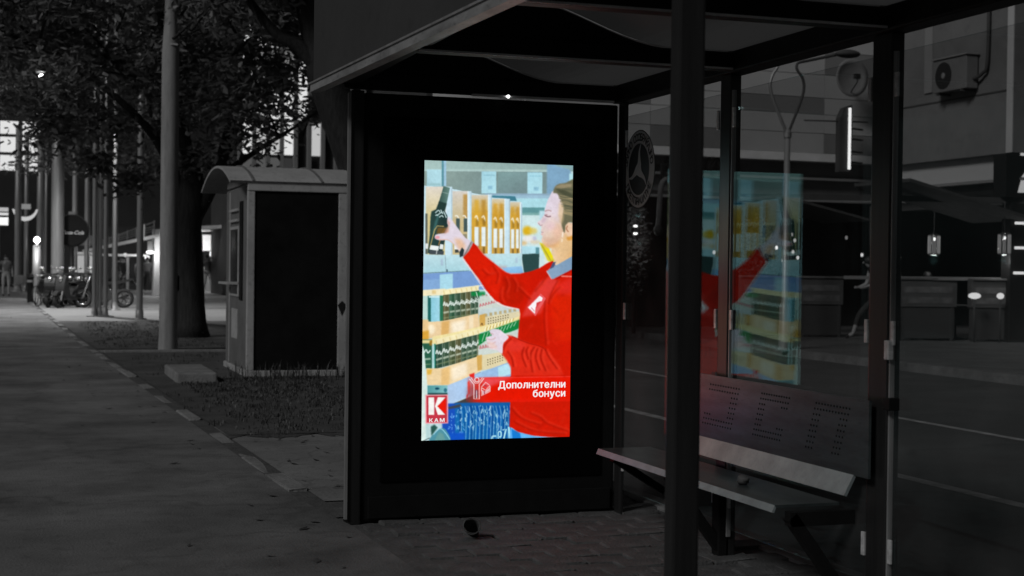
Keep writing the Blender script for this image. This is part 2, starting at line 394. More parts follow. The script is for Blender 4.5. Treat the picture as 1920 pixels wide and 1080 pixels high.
tag(blades('tall_weeds', 'weed', sp, .20, 6), 'taller weeds growing against the foot of the kiosk', 'weeds')
sp = [(kerb_x(30) + random.uniform(.4, 2.4), random.uniform(25.5, 37), .01) for k in range(500)]
tag(blades('verge_grass', 'weed', sp, .04, 6), 'thin grass on the verge round the tree', 'grass')

b = MB(); rl_ = random.Random(21)                       # fallen leaves and scraps
for k in range(150):
    if rl_.random() < .6: y = rl_.uniform(6, 40); x = kerb_x(y) - abs(rl_.gauss(0, .55)) - .02
    else: y = rl_.uniform(8.9, 12.4); x = rl_.uniform(1.8, 3.6)
    a = rl_.uniform(0, 6.3); s_ = rl_.uniform(.02, .045); c_, d_ = math.cos(a) * s_, math.sin(a) * s_
    b.add([(x - c_, y - d_, .003), (x - d_ * .5, y + c_ * .5, .006), (x + c_, y + d_, .014), (x + d_ * .5, y - c_ * .5, .005)], [(0, 3, 2, 1)])
tag(stuff(b.build('fallen_leaves', 'weed')), 'scattered fallen leaves along the path edge and apron', 'leaves')
# ------------------------------------------------------------------ bus shelter
sh = thing('bus_shelter', 'dark steel bus shelter with glazed back wall and arched roof', 'bus shelter', (0, 0, 0))
XL, XR = 1.83, 3.41
def post(x, y, w, d, z1, m='steel_post', name='post'):
    return MB().bbox(x - w / 2, x + w / 2, y - d / 2, y + d / 2, -.02, z1, .010).build(name, m, sh)
post(1.855, 3.93, .088, .06, 2.44)
post(1.80, 8.18, .075, .12, 2.44)
MB().box(1.742, 1.757, 8.105, 8.135, .02, 2.42).build('post_highlight', 'chrome', sh)  # pale strip added to draw the highlight running down the post
post(3.402, 8.085, .03, .09, 2.443)
for py, dd in ((6.74, .12), (5.31, .15)):
    p = post(3.425, py, .06, dd, 2.443)
    MB().bbox(3.398, 3.422, py - dd / 2 - .012, py - dd / 2 - .002, .1, 2.36, .003).build('glazing_trim', 'chrome', p)
post(3.425, 3.93, .06, .13, 2.443)
# beams
MB().bbox(3.38, 3.50, 3.5, 8.22, 2.445, 2.60, .01).build('beam', 'black', sh)
for yb in (8.17, 6.66, 5.285, 3.93):
    rb = MB().bbox(1.72, 3.40, yb - .045, yb + .045, 2.452, 2.54, .008).build('beam', 'black', sh)
    if yb < 8: MB().box(1.75, 3.37, yb - .050, yb - .046, 2.452, 2.462).build('beam_trim', 'alu', rb)
# arched ribs (closed) and the roof sheet
def arch(x):                       # height of the barrel roof
    t = max(-1, min(1, (x - 2.2) / .85))
    return 2.56 + .20 * .5 * (1 + math.cos(math.pi * t))
xs = [1.67 + i * (3.46 - 1.67) / 24 for i in range(25)]
for yb in (8.17, 6.66, 5.285, 3.93):
    prof = [(x, arch(x) - .02) for x in xs] + [(3.46, 2.515), (1.67, 2.515)]
    MB().prism(prof, lambda a, b, t: (a, t, b), yb - .02, yb + .02).build('rib', 'black', sh)
prof = [(x, arch(x)) for x in xs] + [(x, arch(x) - .012) for x in reversed(xs)]
roofm = bpy.data.materials.new('smoked_polycarbonate'); roofm.use_nodes = True
_n = roofm.node_tree; _n.nodes.clear()
_d = _n.nodes.new('ShaderNodeBsdfPrincipled'); _d.inputs['Base Color'].default_value = (.07, .07, .07, 1); _d.inputs['Roughness'].default_value = .4
_t = _n.nodes.new('ShaderNodeBsdfTranslucent'); _t.inputs[0].default_value = (.34, .34, .34, 1)
_x = _n.nodes.new('ShaderNodeMixShader'); _x.inputs[0].default_value = .85
_o = _n.nodes.new('ShaderNodeOutputMaterial')
_n.links.new(_d.outputs[0], _x.inputs[1]); _n.links.new(_t.outputs[0], _x.inputs[2]); _n.links.new(_x.outputs[0], _o.inputs[0])
for a, b in ((3.55, 3.905), (3.955, 5.26), (5.31, 6.635), (6.685, 8.145), (8.195, 8.35)):
    MB().prism(prof, lambda p, q, t: (p, t, q), a, b).build('roof_sheet', roofm, sh)
# tall front fascia, bright eave trim
def fx(y): return 1.549 + (8.15 - y) * .045
b = MB()
pts = [(fx(3.5), 3.5), (fx(8.15), 8.15), (fx(8.15) + .03, 8.15), (fx(3.5) + .03, 3.5)]
fas = MB().prism(pts, lambda p, q, t: (p, q, t), 2.47, 2.99).build('fascia', 'fascia', sh)
MB().obox((fx(3.5) + .012, 3.5, 2.442), (fx(8.15) + .012, 8.15, 2.442), .06, .05).build('eave_trim', 'eave', fas)
MB().obox((fx(3.5) - .020, 3.5, 2.464), (fx(8.15) - .020, 8.15, 2.464), .012, .010).build('eave_edge', 'chrome', fas)
MB().prism([(fx(3.5) + .03, 3.5), (fx(8.15) + .03, 8.15), (1.80, 8.15), (1.80, 3.5)], lambda p, q, t: (p, q, t), 2.475, 2.49).build('soffit', 'black', sh)
MB().prism([(fx(8.15) + .03, 2.50), (1.72, 2.47), (1.72, 2.60), (fx(8.15) + .03, 3.1)], lambda p, q, t: (p, t, q), 8.12, 8.14).build('end_plate', 'black', sh)
MB().bbox(2.45, 3.33, 8.055, 8.08, 2.432, 2.445, .003).build('cover_strip', 'alu', sh)
MB().ball((2.665, 8.05, 2.437), .010).build('indicator_light', emit('indicator', (1, 1, 1), 3.0), sh)  # small glowing ball set on the cover strip as a bright spot
# glass
def pane(y0, y1, z0=.14):
    g = MB().box(3.405, 3.415, y0, y1, z0, 2.353).build('glass_pane', 'glass', sh)
    for zz in (2.22, 1.2, .3):
        for yy in (y0 + .012, y1 - .012):
            MB().bbox(3.392, 3.403, yy - .012, yy + .012, zz - .05, zz + .05, .003).build('clamp', 'alu', g)
    return g
g1 = pane(6.81, 8.035); g2 = pane(5.39, 6.66); g3 = pane(4.00, 5.215)
MB().bbox(3.375, 3.40, 5.20, 5.235, 1.09, 1.17, .004).build('hinge_block', 'alu', sh)
MB().bbox(3.36, 3.41, 5.165, 5.215, .885, .935, .004).build('rail_end', 'black', sh)
# round operator sticker on the first pane: ring, inner field, three-armed sweep, lettering (seen from its back)
cy, cz, rr = 7.85, 2.03, .228
def disc(r0, r1, t, m, n=48, name='sticker'):
    b = MB()
    if r0 == 0:
        b.prism([(cy + r1 * math.cos(2 * math.pi * i / n), cz + r1 * math.sin(2 * math.pi * i / n)) for i in range(n)], lambda p, q, k: (k, p, q), t - .001, t)
    else:
        v = []
        for r in (r0, r1):
            for i in range(n): v.append((t, cy + r * math.cos(2 * math.pi * i / n), cz + r * math.sin(2 * math.pi * i / n)))
        b.add(v, [(i, (i + 1) % n, n + (i + 1) % n, n + i) for i in range(n)])
    return b.build(name, m, g1)
disc(0, rr, 3.404, 'letter'); disc(.150, .222, 3.4022, 'ring', name='sticker_ring')
def cr(pts, n=6, closed=True):
    out = []; N = len(pts)
    for i in range(N if closed else N - 1):
        p0, p1, p2, p3 = (pts[(i - 1) % N], pts[i], pts[(i + 1) % N], pts[(i + 2) % N]) if closed else (pts[max(i - 1, 0)], pts[i], pts[i + 1], pts[min(i + 2, N - 1)])
        for k in range(n):
            t = k / n
            out.append(tuple(.5 * ((2 * b) + (-a + c) * t + (2 * a - 5 * b + 4 * c - d) * t * t + (-a + 3 * b - 3 * c + d) * t ** 3) for a, b, c, d in zip(p0, p1, p2, p3)))
    if not closed: out.append(tuple(pts[-1]))
    return out
def arm(ang):
    P = [(.0, -.02), (.036, .012), (.030, .06), (.030, .10), (.046, .142), (.014, .11), (.0, .07), (-.010, .04), (-.032, .018)]
    c, s = math.cos(ang), math.sin(ang)
    return [(p[0] * c - p[1] * s, p[0] * s + p[1] * c) for p in P]
b = MB()
for k, a in enumerate((.12, .12 + 2.094, .12 + 4.188)):
    q = cr(arm(a)); b.prism(q, lambda p, r, t: (t, cy - p, cz + r), 3.4012 - k * .0003, 3.4014 - k * .0003)
b.ball((3.401, cy, cz), .0009, .034, .034)
b.build('sticker_emblem', 'ring', g1)
def ring_text(s, a0, a1, r, flip):
    for i, ch in enumerate(s):
        if ch == ' ': continue
        a = a0 + (a1 - a0) * i / (len(s) - 1)
        px, pz = cy - r * math.sin(a), cz + r * math.cos(a)        # clockwise from the top as seen from the camera side
        rot = -a if not flip else -a + math.pi
        # plane facing the bench side (-X): local x -> -Y, local y -> Z
        base = Matrix(((0, 0, -1, 3.4010), (-1, 0, 0, px), (0, 1, 0, pz), (0, 0, 0, 1)))
        text_mesh('sticker_letter', ch, .058, 'letter', g1, base @ Matrix.Rotation(rot, 4, 'Z') @ Matrix.Translation((0, -.02, 0)), 'CENTER', offset=.002)
ring_text('ЈАВНО СООБРАЌАЈНО', -1.35, 1.35, .186, False)
ring_text('ПРЕТПРИЈАТИЕ', 4.15, 2.13, .186, True)

# ------------------------------------------------------------------ bench
bn = thing('bench', 'brushed steel bench with perforated backrest in front of the glass', 'bench', (0, 0, 0))
by0, by1 = 5.43, 7.56
seat = MB()
prof = [(3.055, .452), (3.37, .452), (3.37, .440), (3.062, .440)]
seat.prism(prof, lambda a, b, t: (a, t, b), by0 + .12, by1).build('seat', 'bench', bn)
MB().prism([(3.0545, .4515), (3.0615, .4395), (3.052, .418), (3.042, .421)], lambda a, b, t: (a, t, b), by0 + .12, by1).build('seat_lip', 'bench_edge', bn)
back = MB().prism([(3.345, .915), (3.357, .915), (3.357, .590), (3.345, .590)], lambda a, b, t: (a, t, b), 5.29, 6.97).build('backrest', 'bench', bn)
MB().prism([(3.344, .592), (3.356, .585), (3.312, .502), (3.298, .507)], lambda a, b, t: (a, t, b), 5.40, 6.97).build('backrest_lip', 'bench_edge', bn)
for yy in (5.50, 6.72):
    s = MB().obox((3.09, yy, .40), (3.40, yy, .40), .05, .06).build('seat_bracket', 'black', bn)
    MB().obox((3.10, yy, .41), (3.41, yy, .0), .05, .05, (0, 1, 0)).build('brace', 'black', bn)
MB().obox((3.10, 7.45, .41), (3.40, 7.45, .22), .04, .05, (0, 1, 0)).build('brace', 'black', bn)
MB().bbox(3.36, 3.42, 6.68, 6.76, -.01, .44, .006).build('leg', 'black', bn)
# perforated letters
L = {'J': ["111111111111", "111111111111", ".........111", ".........111", ".........111", ".........111", "111......111", "111111111111", "111111111111"],
     'C': ["111111111111", "111111111111", "111......111", "111.........", "111.........", "111.........", "111......111", "111111111111", "111111111111"],
     'P': ["111111111111", "111111111111", "111......111", "111......111", "111......111", "111......111", "111......111", "111......111", "111......111"]}
b = MB()
for ch, yl, wd in (('J', 6.76, .31), ('C', 6.215, .26), ('P', 5.715, .275)):
    for r_, line in enumerate(L[ch]):
        for c_, v in enumerate(line):
            if v == '1':
                zz = .868 - r_ * .0255; yy = yl - c_ * wd / 11 + r_ * .0255 * .42
                b.prism([(yy + .0050 * math.cos(i * math.pi / 3), zz + .0050 * math.sin(i * math.pi / 3)) for i in range(6)], lambda p, q, t: (t, p, q), 3.3435, 3.3452)
o = b.build('perforation', 'hole', back); o['kind'] = 'stuff'
tag(MB().ball((3.20, 6.12, .474), .028, .034, .022, jit=.16).build('crumpled_wrapper', 'cup'), 'small crumpled wrapper left on the bench seat', 'litter')
cp = thing('paper_cup', 'crumpled paper cup lying on the pavers before the screen', 'cup', (2.31, 7.50, .045))
b = MB().lathe([(.0, -.06), (.03, -.06), (.034, -.02), (.040, .03), (.044, .062), (.047, .064), (.042, .060)], n=16)
b.v = [(x * (1 + .12 * math.sin(9 * z * 20 + 3 * math.atan2(y, x))), y * .85, z) for x, y, z in b.v]
o = b.build('cup_body', 'cup', cp)
o2 = MB().torus((0, 0, .062), (0, 0, 1), .046, .003, 18, 6).build('cup_rim', 'cup', cp)
cp.rotation_euler = (R(62), R(20), R(-30))

# ------------------------------------------------------------------ advertising display
ad = thing('advertising_display', 'black advertising cabinet with a lit colour video screen', 'display', (0, 0, 0))
MB().bbox(1.842, 3.39, 8.140, 8.34, .0, 2.43, .012).build('housing', 'black', ad)
MB().bbox(1.95, 3.30, 8.128, 8.139, .22, 2.30, .004).build('bezel', 'screenframe', ad)
MB().bbox(1.88, 3.36, 8.118, 8.139, .015, .14, .004).build('plinth_plate', 'black', ad)
SX0, SX1, SZ0, SZ1, SY = 2.1905, 3.0985, .4515, 2.058, 8.125
# the moving picture on the screen, drawn as flat colour and carried by the screen's own mesh (per-vertex print)
PX0, PY0, PW, PH, SS = 784, 298, 292, 532, 3
cv = np.zeros((PH * SS, PW * SS, 3)); prs = np.random.RandomState(5)
def _curve(pts, n=8, closed=True):
    out = []; N = len(pts)
    for i in range(N if closed else N - 1):
        if closed: p = [pts[(i + j - 1) % N] for j in range(4)]
        else: p = [pts[max(i - 1, 0)], pts[i], pts[i + 1], pts[min(i + 2, N - 1)]]
        for k in range(n):
            t = k / n
            out.append(tuple(.5 * (2 * b + (c - a) * t + (2 * a - 5 * b + 4 * c - d) * t * t + (3 * b - a - 3 * c + d) * t ** 3) for a, b, c, d in zip(*p)))
    if not closed: out.append(tuple(pts[-1]))
    return out
def _blur(m, r):
    r = int(round(r * SS))
    if r < 1: return m
    for _ in range(2):
        for ax in (0, 1):
            pad = [(0, 0), (0, 0)]; pad[ax] = (r + 1, r)
            c = np.cumsum(np.pad(m, pad, mode='edge'), axis=ax)
            m = (np.take(c, range(2 * r + 1, c.shape[ax]), ax) - np.take(c, range(0, c.shape[ax] - 2 * r - 1), ax)) / (2 * r + 1)
    return m
def P(pts, col, a=1.0, soft=0.0, col2=None, g=None, smooth=False, noise=0.0):
    """filled outline; col -> col2 runs along the line g=((x,y),(x,y))"""
    if smooth: pts = _curve(pts)
    q = np.array([((x - PX0) * SS, (y - PY0) * SS) for x, y in pts])
    mg = int(soft * SS * 3) + 2
    x0, y0 = np.maximum(np.floor(q.min(0)).astype(int) - mg, 0); x1, y1 = np.ceil(q.max(0)).astype(int) + mg
    x1 = min(x1, PW * SS); y1 = min(y1, PH * SS)
    if x1 <= x0 or y1 <= y0: return
    X, Y = np.meshgrid(np.arange(x0, x1) + .5, np.arange(y0, y1) + .5)
    ins = np.zeros(X.shape, bool); n = len(q)
    for i in range(n):
        ax, ay = q[i]; bx, by = q[(i + 1) % n]
        if ay == by: continue
        ins ^= ((ay > Y) != (by > Y)) & (X < (bx - ax) * (Y - ay) / (by - ay) + ax)
    m = ins.astype(float)
    if soft > 0: m = _blur(m, soft)
    m = (m * a)[..., None]
    c = np.array(col, float) / 255
    if col2 is not None:
        (gx, gy), (hx, hy) = g; gx = (gx - PX0) * SS; hx = (hx - PX0) * SS; gy = (gy - PY0) * SS; hy = (hy - PY0) * SS
        t = np.clip(((X - gx) * (hx - gx) + (Y - gy) * (hy - gy)) / ((hx - gx) ** 2 + (hy - gy) ** 2), 0, 1)[..., None]
        c = c * (1 - t) + np.array(col2, float) / 255 * t
    if noise: c = c + _blur(prs.normal(0, noise / 255 * 3, X.shape), .7)[..., None]
    cv[y0:y1, x0:x1] = cv[y0:y1, x0:x1] * (1 - m) + m * c
def Q(x0, y0, x1, y1, col, **k): P([(x0, y0), (x1, y0), (x1, y1), (x0, y1)], col, **k)
def Ln(pts, w, col, a=1.0, soft=0.0, smooth=True):
    if smooth and len(pts) > 2: pts = _curve(pts, 6, False)
    l = []; r = []
    for i, (x, y) in enumerate(pts):
        ax, ay = pts[max(i - 1, 0)]; bx, by = pts[min(i + 1, len(pts) - 1)]
        d = math.hypot(bx - ax, by - ay) or 1; nx, ny = -(by - ay) / d * w / 2, (bx - ax) / d * w / 2
        l.append((x + nx, y + ny)); r.append((x - nx, y - ny))
    P(l + r[::-1], col, a, soft)
def B(x, y, rx, ry, col, a=1.0, soft=1.0): P([(x + rx * math.cos(t * .3927), y + ry * math.sin(t * .3927)) for t in range(16)], col, a, soft, smooth=True)

# wall and price cards
Q(784, 298, 1080, 835, (188, 214, 218))
Q(784, 298, 1080, 322, (158, 184, 180), col2=(132, 158, 156), g=((800, 300), (1040, 320)))
Q(784, 319, 1030, 323, (164, 190, 186), soft=.8)
Q(784, 323, 1030, 366, (136, 156, 150), col2=(116, 138, 138), g=((800, 324), (940, 364)))
Q(930, 324, 985, 366, (122, 152, 152), col2=(112, 136, 138), g=((930, 324), (950, 366)))
P([(1022, 300), (1058, 304), (1068, 322), (1070, 372), (1022, 372)], (122, 160, 188), soft=1.5)
P([(1040, 312), (1080, 322), (1080, 300), (1030, 300)], (134, 166, 170), soft=1)
Q(1065, 326, 1074, 350, (176, 220, 226), soft=1)
Q(799, 320, 826, 352, (168, 208, 218), soft=.6); Q(799, 346, 824, 350, (150, 190, 196), soft=1)
Q(826, 300, 830, 351, (84, 138, 152), soft=.5); Q(830, 300, 834, 351, (152, 190, 214), soft=.6)
for x0, x1, y0, y1 in ((899, 926.5, 323, 364.5), (985, 1013.5, 324, 366.5)):
    Q(x0, y0, x1, y1, (160, 206, 220), soft=.5, col2=(174, 218, 228), g=((x0, y0), (x1, y1)))
    Q(x0 + 4, y0 + 6, x1 - 3, y0 + 8, (142, 190, 205), soft=.5); Q(x0 + 12, y1 - 15, x1 - 7, y1 - 8, (138, 184, 204), soft=1)
    Ln([(x0 + 13, y1 - 12), (x0 + 18, y1 - 13)], 2, (128, 172, 190), soft=.5)
# shelf line, rack behind the face
Q(918, 365, 1030, 374, (150, 184, 204), soft=1); Q(905, 364, 1030, 367, (136, 164, 184), soft=.8)
Q(963, 373, 1025, 391, (166, 212, 222), soft=1); Q(972, 390, 1018, 402, (92, 144, 148), soft=.8); Q(972, 400, 1014, 405, (120, 166, 164), soft=1)
Q(972, 405, 1030, 520, (196, 220, 222), soft=1); Q(1008, 396, 1022, 420, (180, 214, 224), soft=1.5)
B(985, 434, 9, 9, (214, 172, 30), soft=2.2); B(996, 434, 8, 6, (212, 186, 84), .8, 2.2); B(988, 449, 12, 7, (226, 224, 222), .9, 2); B(977, 457, 8, 4, (220, 180, 120), .8, 2); B(1000, 455, 10, 4, (214, 192, 160), .7, 2)
B(999, 448, 4, 4, (180, 180, 205), .8, 1.5)
Q(974, 463, 1006, 478, (172, 214, 226), soft=.8); P([(974, 478), (1008, 476), (1007, 520), (980, 520)], (42, 70, 70), soft=.6); Q(1001, 465, 1008, 477, (90, 140, 150), soft=.8)
# wine boxes
P([(793, 350), (812, 352), (846, 356), (876, 362), (914, 370), (952, 376), (974, 380), (973, 512), (793, 512)], (192, 220, 230))
P([(918, 368), (962, 369), (965, 378), (950, 378), (945, 373), (918, 372)], (62, 120, 138), soft=.5)
amb = (204, 158, 58)
def boxcol(x0, x1, yt, yl, yb, pale, bottles):
    Q(x0, yt, x1, yb, pale, col2=amb if pale[2] < 205 else pale, g=((0, yt), (0, yl - 25)), soft=.5)
    for bx, w, c in bottles:
        Q(bx - w / 2, yt + 9, bx + w / 2, yl - 6, c, soft=1.6, a=.8)
        Ln([(bx - w * .42, yl - 17), (bx, yl - 21), (bx + w * .36, yl - 11)], 2.3, (238, 232, 212), .9, .5)
        Q(bx - w * .2, yl - 14, bx + w * .45, yl - 2, (122, 92, 32), soft=1, a=.55)
        Q(bx - w * .5, yl, bx + w * .45, yl + 36, (222, 232, 234), soft=.5); Q(bx + w * .45, yl, bx + w * .72, yl + 36, (160, 150, 128), soft=.5)
        Q(bx - w * .5, yl + 36, bx + w * .5, yb, (176, 142, 84), soft=.6); Q(bx - w * .15, yl + 37, bx + w * .25, yb, (120, 92, 34), soft=.8)
Q(797, 352, 832, 482, (216, 208, 196), col2=(206, 192, 138), g=((0, 352), (0, 410)), soft=.6)
Q(796, 402, 800, 478, (90, 96, 88), soft=.6); Q(796, 458, 801, 468, (225, 230, 230), soft=.5)
Q(845, 360, 874, 480, (206, 200, 192), col2=(196, 178, 132), g=((0, 360), (0, 420)), soft=.6)
Q(865, 366, 874, 410, (178, 142, 80), soft=1.2)
for x in (854, 868):
    Ln([(x - 4, 407), (x, 406), (x + 4, 414)], 2.2, (236, 236, 226), .95, .5); Q(x - 2, 411, x + 5, 436, (66, 84, 84), soft=.8); Q(x - 3, 440, x + 4, 462, (92, 96, 88), soft=.8, a=.6)
Q(849, 461, 858, 469, (232, 236, 236), soft=.4); Q(850, 469, 857, 475, (60, 66, 66), soft=.4)
boxcol(880, 912, 367, 427, 477, (204, 196, 178), [(890, 8, (206, 160, 52)), (903, 8, (176, 132, 50))])
boxcol(917.5, 942, 374, 430, 477, (206, 196, 172), [(925, 7.5, (200, 150, 46)), (936, 7, (186, 138, 46))])
boxcol(952, 972, 380, 431, 477, (206, 198, 178), [(957.5, 6, (198, 152, 52)), (966.5, 5.5, (186, 138, 48))])
for x0, x1, yt in ((833, 845, 352), (873.5, 880.5, 360), (911, 918, 366), (942, 952, 374), (971, 975, 381)):
    Q(x0, yt, x1, 482, (196, 222, 234), soft=.5); Q(x1 - 1.6, yt + 2, x1, 482, (150, 170, 182), soft=.6, a=.7); Q(x0, yt, x0 + 1.5, 480, (222, 234, 238), soft=.4)
P([(793, 478), (835, 479), (975, 476), (974, 506), (880, 510), (793, 513)], (184, 216, 224), soft=.5, col2=(164, 206, 216), g=((0, 480), (0, 512)))
Ln([(832, 480), (834, 512)], 1.2, (130, 150, 160), .8, .3); Q(824, 487, 828, 499, (164, 184, 204), soft=1); Q(963, 484, 967, 494, (166, 190, 208), soft=1)
Ln([(790, 513.5), (876, 509)], 1.6, (96, 128, 140), 1, .4); B(835.5, 508.5, 1.4, 3, (70, 96, 110), 1, .4)
# price rail
P([(786, 515), (880, 509), (908, 544), (786, 548)], (138, 200, 232), col2=(116, 152, 204), g=((0, 514), (6, 538)))
P([(786, 526), (822, 524), (822, 546), (786, 547)], (128, 166, 210), soft=1); P([(822, 516), (846, 514), (846, 544), (822, 546)], (164, 210, 226), soft=.5)
P([(938, 503), (975, 500), (978, 514), (944, 514)], (146, 190, 226), soft=.6, col2=(122, 176, 222), g=((0, 500), (0, 514)))
Ln([(786, 547), (840, 544), (905, 536)], 2, (226, 236, 240), .9, .6)
# beer cans and trays
def cans(x0, x1, yl, yr, h, w, dark, seed):
    rs = np.random.RandomState(seed); f = lambda x: yl + (yr - yl) * (x - x0) / (x1 - x0)
    P([(x0, f(x0)), (x1, f(x1)), (x1, f(x1) + 10), (x0, f(x0) + 12)], (236, 226, 182), soft=.7)
    x = x0
    while x < x1 - 2:
        ww = w * (1 - .35 * (x - x0) / (x1 - x0)); c = dark[rs.randint(len(dark))]
        Ln([(x + 1, f(x) + 2), (x + 2.5, f(x) + 9)], 1.6, (206, 184, 120), .8, .5)
        P([(x, f(x) + 10), (x + ww, f(x + ww) + 10), (x + ww, f(x + ww) + h), (x, f(x) + h)], c, soft=.4)
        P([(x + ww * .15, f(x) + 11), (x + ww * .35, f(x) + 11), (x + ww * .35, f(x) + h), (x + ww * .15, f(x) + h)], tuple(min(255, v + 50) for v in c), a=.6, soft=.6)
        Ln([(x + ww, f(x + ww) + 10), (x + ww, f(x + ww) + h)], 1.2, (186, 196, 178), .8, .3)
        ym = f(x) + h * .44
        Ln([(x + .5, ym + 3), (x + ww * .22, ym - 4), (x + ww * .4, ym + 3), (x + ww * .6, ym - 2), (x + ww * .75, ym + 4), (x + ww, ym - 1)], 2.1, (232, 240, 236), .92, .35)
        Ln([(x + 1, f(x) + h * .70), (x + ww - 1, f(x + ww) + h * .69)], 3.4, (196, 206, 186), .75, .7)
        Ln([(x + 1, f(x) + h * .86), (x + ww - 1, f(x + ww) + h * .86)], 2.0, (148, 158, 112), .6, .8)
        x += ww
dk = [(52, 76, 58), (66, 78, 52), (40, 68, 54), (84, 84, 56), (46, 82, 60)]
Q(786, 546, 830, 612, (182, 212, 206), soft=.5); Q(800, 554, 806.5, 604, (28, 96, 92), soft=.6); Q(806, 556, 823, 604, (132, 194, 210), soft=.5, col2=(156, 206, 222), g=((806, 0), (823, 0)))
Q(802, 556, 822, 559, (196, 226, 230), soft=.4); Q(822, 555, 829, 603, (40, 108, 78), soft=.7); P([(788, 545), (832, 542), (832, 554), (788, 556)], (236, 226, 190), soft=.8); Q(808, 545, 815, 552, (220, 196, 140), soft=1)
cans(828, 894, 544, 536, 62, 11.5, dk, 1)
Q(880, 548, 906, 556, (16, 130, 62), soft=1.5, a=.9); Ln([(889, 548), (892, 558), (896, 566)], 1.6, (210, 226, 214), .9, .4)
P([(893, 566), (900, 556), (935, 550), (976, 574), (976, 612), (893, 618)], (196, 206, 198), soft=.5)
for i, x in enumerate(range(902, 936, 7)): Ln([(x, 556), (x - 1, 553)], 3, (160, 110, 96), .7, .6)
for i in range(9): x = 896 + i * 5.2; Ln([(x, 577 - i * 1.4), (x + 1, 571 - i * 1.3), (x + 3, 575 - i * 1.3)], 1.7, (188, 86, 96), .85, .4)
P([(893, 582), (976, 570), (976, 584), (893, 596)], (188, 202, 204), soft=.8, a=.8)
P([(893, 597), (976, 584), (976, 604), (893, 622)], (214, 204, 168), soft=.5)
for r_ in range(3):
    for i in range(9): B(912 + i * 4.6, 599 - i * .9 + r_ * 4.7, 1.2, 1.3, (92, 84, 60), .8, .3)
for i in range(7): Q(905 + i * 9, 589 - i * 1.6, 910 + i * 9, 595 - i * 1.6, (176, 160, 118), soft=.8)
P([(793, 603), (806, 604), (826, 603), (893, 589), (895, 617), (840, 632), (793, 636)], (228, 200, 156), soft=.4)
P([(825, 604), (840, 602), (838, 632), (824, 633)], (216, 172, 104), soft=1.5); P([(843, 606), (870, 600), (868, 622), (845, 628)], (240, 228, 204), soft=3); B(806, 618, 7, 9, (242, 232, 206), .8, 2)
P([(876, 594), (884, 592), (884, 617), (876, 619)], (232, 214, 180), soft=1); P([(895, 592), (906, 589), (906, 614), (896, 616)], (206, 164, 84), soft=.6); Ln([(898, 611), (900, 607), (902, 612)], 1.4, (90, 60, 30), .9, .3)
Q(788, 600, 801, 636, (224, 192, 140), soft=1); P([(788, 622), (802, 620), (802, 637), (788, 640)], (212, 160, 60), soft=1.4)
Ln([(840, 634), (870, 626), (905, 616)], 1.8, (104, 72, 32), .9, .5)
Q(786, 637, 808, 692, (40, 92, 70), soft=.5); Q(788, 638, 812, 644, (226, 212, 150), soft=.9); P([(803, 640), (812, 636), (816, 650), (803, 648)], (150, 112, 36), soft=1)
Ln([(793, 662), (797, 656), (800, 662), (805, 657)], 2.2, (226, 238, 236), .9, .4); Ln([(793, 674), (805, 673)], 3, (190, 206, 190), .8, .6); Ln([(792, 684), (805, 683)], 2, (120, 150, 110), .8, .6)
Q(808, 644, 812, 694, (176, 214, 214), soft=.5); Q(812, 642, 818, 694, (10, 112, 92), soft=.7)
P([(808, 632), (860, 622), (936, 604), (960, 598), (972, 594), (972, 606), (900, 624), (842, 640), (808, 646)], (234, 220, 160), soft=.8)
for i in range(9): x = 905 + i * 6.2; Ln([(x, 622 - i * 2.2), (x + 2.4, 614 - i * 2)], 2.4, (246, 240, 204), .9, .4); Ln([(x + 3, 621 - i * 2.2), (x + 5, 614 - i * 2)], 1.3, (170, 140, 50), .8, .3)
cans(814, 896, 637, 617, 55, 13, dk, 3)
P([(894, 628), (972, 600), (972, 616), (940, 632), (894, 650)], (18, 128, 62), soft=1)
for i in range(10): x = 900 + i * 6.6; Ln([(x, 642 - i * 3.2), (x + 5, 626 - i * 2.4)], 1.3, (206, 226, 206), .8, .4)
P([(893, 650), (915, 634), (975, 618), (975, 690), (893, 692)], (198, 208, 202), soft=.6)
for i in range(5): x = 896 + i * 5; Ln([(x, 656 - i), (x + 1, 649 - i), (x + 3, 655 - i)], 1.7, (188, 92, 100), .85, .4)
P([(895, 668), (975, 655), (975, 684), (897, 696)], (216, 204, 164), soft=.6)
for r_ in range(3):
    for i in range(7): B(911 + i * 4.6, 676 - i * 1.4 + r_ * 4.6, 1.2, 1.3, (92, 84, 60), .8, .3)
P([(797, 691), (826, 691), (893, 669), (898, 697), (838, 723), (797, 722)], (230, 204, 158), soft=.4)
P([(825, 692), (841, 688), (839, 722), (824, 723)], (222, 184, 122), soft=1.6); P([(843, 690), (872, 680), (872, 704), (845, 716)], (240, 226, 200), soft=3); P([(798, 693), (808, 693), (806, 702), (799, 703)], (222, 176, 70), soft=1)
P([(890, 668), (900, 666), (900, 694), (892, 697)], (206, 164, 86), soft=.7)
Ln([(838, 724), (866, 714), (898, 699)], 1.8, (96, 96, 78), .8, .5)
